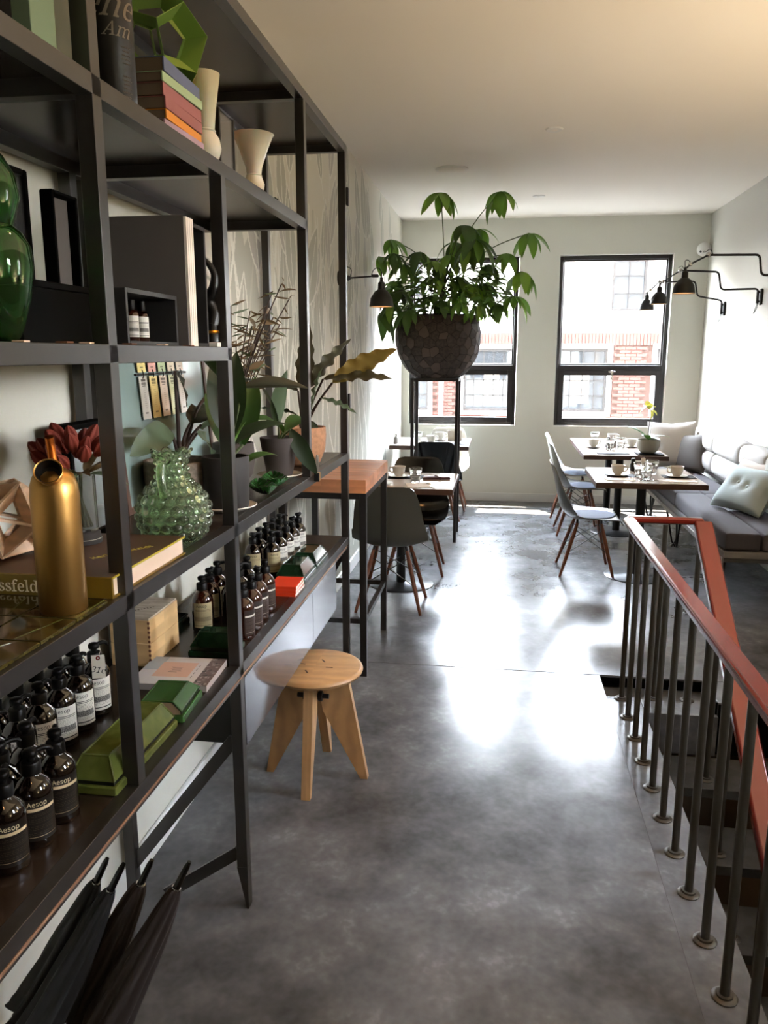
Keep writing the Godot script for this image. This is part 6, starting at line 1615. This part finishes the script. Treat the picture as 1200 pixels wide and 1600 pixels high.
func glazed_block(label, at, turn, m, w, l, h, broken = false):
	var t = thing("glazed_block", label, "tile", at, turn, "green glazed ceramic blocks")
	obj("plinth", box(V(w, 0.020, l), 0.004), m, t, XF(V(0, 0.010, 0)))
	obj("groove", box(V(w - 0.014, 0.012, l - 0.014)), "tile_shadow", t, XF(V(0, 0.0245, 0)))
	# sloping upper part
	var mb = MB.new()
	var a = V(w / 2 - 0.006, 0.0285, l / 2 - 0.006); var b = V(w / 2 - 0.026, h, l / 2 - 0.030)
	if broken: b.z = l / 2 - 0.006
	var lo = []; var hi = []
	for s in [[-1, 1], [1, 1], [1, -1], [-1, -1]]:
		lo.append(V(s[0] * a.x, a.y, s[1] * a.z)); hi.append(V(s[0] * b.x, h, s[1] * (b.z if s[1] > 0 else l / 2 - 0.030)))
	var c = V(0, h / 2, 0)
	mb.flat(hi, c); mb.flat(lo, c)
	for k in 4:
		if not (broken and k == 0): mb.flat([lo[k], lo[(k + 1) % 4], hi[(k + 1) % 4], hi[k]], c)
	obj("upper", mb.mesh(), m, t)
	var eb = MB.new()
	for k in 4:
		add_tube(eb, [hi[k], hi[(k + 1) % 4]], 0.0022, 6); add_tube(eb, [lo[k], hi[k]], 0.0022, 6)
	obj("rounded_edges", eb.mesh(), m, t)
	if broken:
		var f = MB.new(); f.flat([lo[0] + V(0.002, -0.02, 0.0005), lo[1] + V(-0.002, -0.02, 0.0005), lo[1] + V(-0.004, 0, 0.0005), hi[1] + V(-0.003, -0.003, 0.0005), hi[0] + V(0.003, -0.003, 0.0005), lo[0] + V(0.004, 0, 0.0005)], c)
		obj("broken_face", f.mesh(), "tile_clay", t)

func shelf_lower_things():
	var y = 0.757
	var turn = 0.85
	var ord = ["first", "second", "third", "fourth", "fifth", "sixth", "seventh"]
	# dark-labelled bottles at the very front
	var k = 0
	for p in [V(-0.792, y, -1.075), V(-0.788, y, -1.148), V(-0.786, y, -1.222)]:
		pump_bottle("amber pump bottle with dark label, %s from the picture edge in the front row" % ord[k], p, turn, "label_dark", "amber", "dark-labelled pump bottles"); k += 1
	k = 0
	for p in [V(-0.862, y, -1.09), V(-0.858, y, -1.165), V(-0.856, y, -1.24)]:
		pump_bottle("amber pump bottle standing behind the dark-labelled front row, %s from the picture edge" % ord[k], p, turn - 0.2, "label_dark", "amber", "dark-labelled pump bottles"); k += 1
	# cream-labelled double row
	k = 0
	for z in [-1.335, -1.41, -1.487, -1.563, -1.64]:
		pump_bottle("amber pump bottle with cream label, %s in the row towards the wooden box" % ord[k], V(-0.935, y, z), turn - 0.12, "label_cream", "amber", "cream-labelled pump bottles near the wooden box", k == 4)
		if k < 5: pump_bottle("amber pump bottle half hidden behind the cream-labelled row, %s along" % ord[k], V(-1.008, y, z - 0.03), turn - 0.2, "label_cream", "amber", "cream-labelled pump bottles near the wooden box")
		k += 1
	pump_bottle("amber pump bottle with cream label nearest the dark-labelled ones", V(-0.94, y, -1.26), turn - 0.1, "label_cream", "amber", "cream-labelled pump bottles near the wooden box")
	# amber bottles past the second post
	k = 0
	for p in [V(-0.748, y, -2.175), V(-0.750, y, -2.262), V(-0.758, y, -2.352), V(-0.760, y, -2.440)]:
		pump_bottle("amber pump bottle coloured as if lit, %s behind the second post" % ord[k], p, 1.35, "label_dark2", "amber_lit", "amber pump bottles by the orange books"); k += 1
	k = 0
	for p in [V(-0.828, y, -2.30), V(-0.832, y, -2.39), V(-0.835, y, -2.48)]:
		pump_bottle("amber pump bottle in the second line behind the ones coloured as if lit, %s along" % ord[k], p, 0.9, "label_kraft", "amber", "amber pump bottles by the orange books"); k += 1
	k = 0
	for p in [V(-0.895, y, -2.225), V(-0.905, y, -2.315), V(-0.91, y, -2.40)]:
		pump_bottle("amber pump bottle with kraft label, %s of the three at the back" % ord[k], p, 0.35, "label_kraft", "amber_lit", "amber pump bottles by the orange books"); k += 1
	# farther double row
	k = 0
	for p in [V(-0.925, y, -2.83), V(-0.862, y, -2.865), V(-0.858, y, -2.955), V(-0.855, y, -3.045), V(-0.852, y, -3.135), V(-0.850, y, -3.225)]:
		pump_bottle("dark pump bottle with pale label, %s in the far group by the dark green blocks" % ord[k], p, 0.3 if k == 0 else 0.75, "label_kraft" if k < 2 else "label_cream", "amber", "far group of pump bottles"); k += 1
	k = 0
	for p in [V(-0.93, y, -2.92), V(-0.928, y, -3.01), V(-0.925, y, -3.10), V(-0.922, y, -3.19)]:
		pump_bottle("dark pump bottle at the back of the far group, %s along" % ord[k], p, 0.6, "label_cream", "amber", "far group of pump bottles"); k += 1
	# finger-jointed wooden box
	var t = thing("wooden_box", "pale finger-jointed wooden box with a printed lid", "box", V(-0.985, y, -2.015))
	obj("lower_case", box(V(0.115, 0.066, 0.19), 0.001), "pine", t, XF(V(0, 0.033, 0))); obj("upper_case", box(V(0.115, 0.066, 0.19), 0.001), "pine", t, XF(V(0, 0.0997, 0))); obj("lid", box(V(0.112, 0.006, 0.187), 0.001), "pine_grey", t, XF(V(0, 0.1355, 0)))
	for q in 10:
		obj("finger_joint", box(V(0.006, 0.0066, 0.003)), "walnut", t, XF(V(0.0548, 0.007 + 0.0132 * q, 0.0945)))
	for q in 7: obj("print_mark", box(V(0.0035 + 0.001 * (q % 2), 0.0003, 0.009)), "print_grey_ink", t, XF(V(-0.012 + 0.0062 * q, 0.1386, 0.03 - 0.006 * q), 0, 0.7))
	# green glazed blocks
	glazed_block("large bright green glazed block in front of the first post", V(-0.768, y, -1.445), 0.0, "tile_green", 0.108, 0.30, 0.070)
	glazed_block("small broken green glazed block showing bare clay at its near end", V(-0.775, y, -1.680), 0.08, "tile_green2", 0.125, 0.150, 0.052, true)
	glazed_block("dark green glazed block half behind the second post", V(-0.79, y, -2.055), 0.0, "tile_deep", 0.135, 0.105, 0.066)
	glazed_block("flat dark green glazed block at the back behind the kraft-labelled bottles", V(-1.0, y, -2.235), 0.0, "tile_deep", 0.07, 0.11, 0.04)
	glazed_block("dark green glazed block nearest the orange books", V(-0.762, y, -2.845), 0.0, "tile_deep", 0.118, 0.19, 0.066)
	glazed_block("dark green glazed block at the far end by the last post", V(-0.762, y, -3.055), 0.0, "tile_deep", 0.118, 0.20, 0.060)
	# magazine and orange books
	t = thing("magazine", "white magazine with a peach panel and dark photograph on its cover", "magazine", V(-0.825, y + 0.0, -1.868), 0.05)
	obj("pages", box(V(0.205, 0.017, 0.178), 0.0006), "page_grey", t, XF(V(0, 0.0085, 0)))
	var mg = Image.create(256, 224, false, Image.FORMAT_RGB8)
	mg.fill(Color(0.82, 0.79, 0.77)); mg.fill_rect(Rect2i(0, 0, 56, 110), Color(0.66, 0.68, 0.69)); mg.fill_rect(Rect2i(52, 44, 120, 120), Color(0.84, 0.66, 0.56)); mg.fill_rect(Rect2i(206, 0, 50, 224), Color(0.42, 0.36, 0.34))
	var r = RandomNumberGenerator.new(); r.seed = 3
	for q in 60:
		var gcol = r.randf_range(0.12, 0.75)
		mg.fill_rect(Rect2i(206 + r.randi() % 38, r.randi() % 214, r.randi_range(4, 13), r.randi_range(4, 16)), Color(gcol, gcol * 0.93, gcol * 0.9))
	for q in 6: mg.fill_rect(Rect2i(92 + (q * 7) % 11, 84 + q * 8, 40 - (q * 9) % 17, 3), Color(0.45, 0.32, 0.27))
	for q in 4: mg.fill_rect(Rect2i(182, 60 + q * 30, 3, 18), Color(0.5, 0.48, 0.46))
	mat("mag_cover", Color(1, 1, 1), 0.35, 0.0, {"albedo_texture": tex(mg)})
	var mb = MB.new(); add_box(mb, V(0, 0.0175, 0), V(0.206, 0.0008, 0.18))
	mb.quad(V(-0.103, 0.0181, 0.09), V(0.103, 0.0181, 0.09), V(0.103, 0.0181, -0.09), V(-0.103, 0.0181, -0.09), V(0, 1, 0))
	obj("cover", mb.mesh(), "mag_cover", t)
	for q in 3:
		t = thing("orange_book", "thin bright orange book, %s of the three stacked beside the green block" % ["bottom", "middle", "top"][q], "book", V(-0.748, y + 0.0123 * q, -2.66), 0.02 * q, "orange books")
		obj("pages", box(V(0.096, 0.009, 0.125)), "paper", t, XF(V(0.0015, 0.006, 0))); obj("cover", box(V(0.098, 0.0015, 0.13), 0.0004), "orange_card", t, XF(V(0, 0.0112, 0))); obj("cover", box(V(0.098, 0.0015, 0.13), 0.0004), "orange_card", t, XF(V(0, 0.0008, 0))); obj("spine", box(V(0.097, 0.012, 0.003), 0.0008), "orange_card", t, XF(V(0, 0.006, 0.0645)))

func umbrellas():
	var tips = [V(-0.752, 0.612, -1.31), V(-0.712, 0.612, -1.30), V(-0.655, 0.622, -1.305), V(-0.575, 0.630, -1.30)]
	var feet = [V(-1.045, 0.02, -1.29), V(-0.995, 0.02, -1.16), V(-0.945, 0.02, -1.29), V(-0.870, 0.02, -1.20)]
	var what = ["closest to the wall", "second from the wall", "third from the wall, brownish", "nearest the aisle, brownish"]
	for i in 4:
		var t = thing("umbrella", "folded black umbrella leaning tip up under the shelves, " + what[i], "umbrella", feet[i], 0.0, "folded umbrellas")
		var d = (tips[i] - feet[i]); var l = d.length(); d = d.normalized()
		var ax = aim(Vector3.ZERO, d, 0.0, 1.0, Vector3(0, 0, 1))
		obj("shaft", tube([d * 0.02, d * (l - 0.06)], 0.005, 8), "black", t)
		obj("ferrule", tube([d * (l - 0.062), d * (l - 0.012), d * l], [0.0075, 0.0062, 0.004], 12), "black_gloss", t)
		obj("tip_ring", tube([d * (l - 0.069), d * (l - 0.059)], 0.0095, 14), "chrome", t)
		obj("handle", tube([d * 0.0, d * 0.12], 0.011, 10), "black_satin", t)
		var mb = MB.new()
		var z0 = l * 0.36; var z1 = l - 0.062
		add_grid(mb, func(u, v):
			var s = lerp(z0, z1, v)
			var w = 0.0105 + 0.036 * pow(1 - v, 0.62) * (1.0 if v > 0.06 else 0.88)
			var tw = u * TAU + v * 1.1
			w *= 1.0 + 0.17 * sin(u * TAU * 8.0 + v * 4.0 + i) * (1 - 0.6 * v) + 0.06 * sin(u * TAU * 3.0 + v * 9.0 + i * 2.0)
			if v < 0.10: w += 0.012 * (0.10 - v) / 0.10 * sin(u * TAU * 8.0)
			return ax * V(w * cos(tw), w * sin(tw), s), 96, 26, true)
		obj("canopy", mb.mesh(), "cloth_brown" if i > 1 else "cloth_black", t)
		var rb = MB.new()
		for q in 8:
			var a = TAU * q / 8 + 0.2
			add_tube(rb, [ax * V(0.034 * cos(a), 0.034 * sin(a), z0 + 0.02), ax * V(0.038 * cos(a), 0.038 * sin(a), z0 - 0.02)], 0.0025, 5)
			obj("rib_tip", rb.mesh(), "black_gloss", t); rb = MB.new()
		obj("strap", tube([ax * V(0.040 * cos(0.1), 0.040 * sin(0.1), z0 + 0.08), ax * V(0.040 * cos(1.6), 0.040 * sin(1.6), z0 + 0.085), ax * V(0.040 * cos(3.1), 0.040 * sin(3.1), z0 + 0.09)], 0.004, 6), "cloth_black", t)
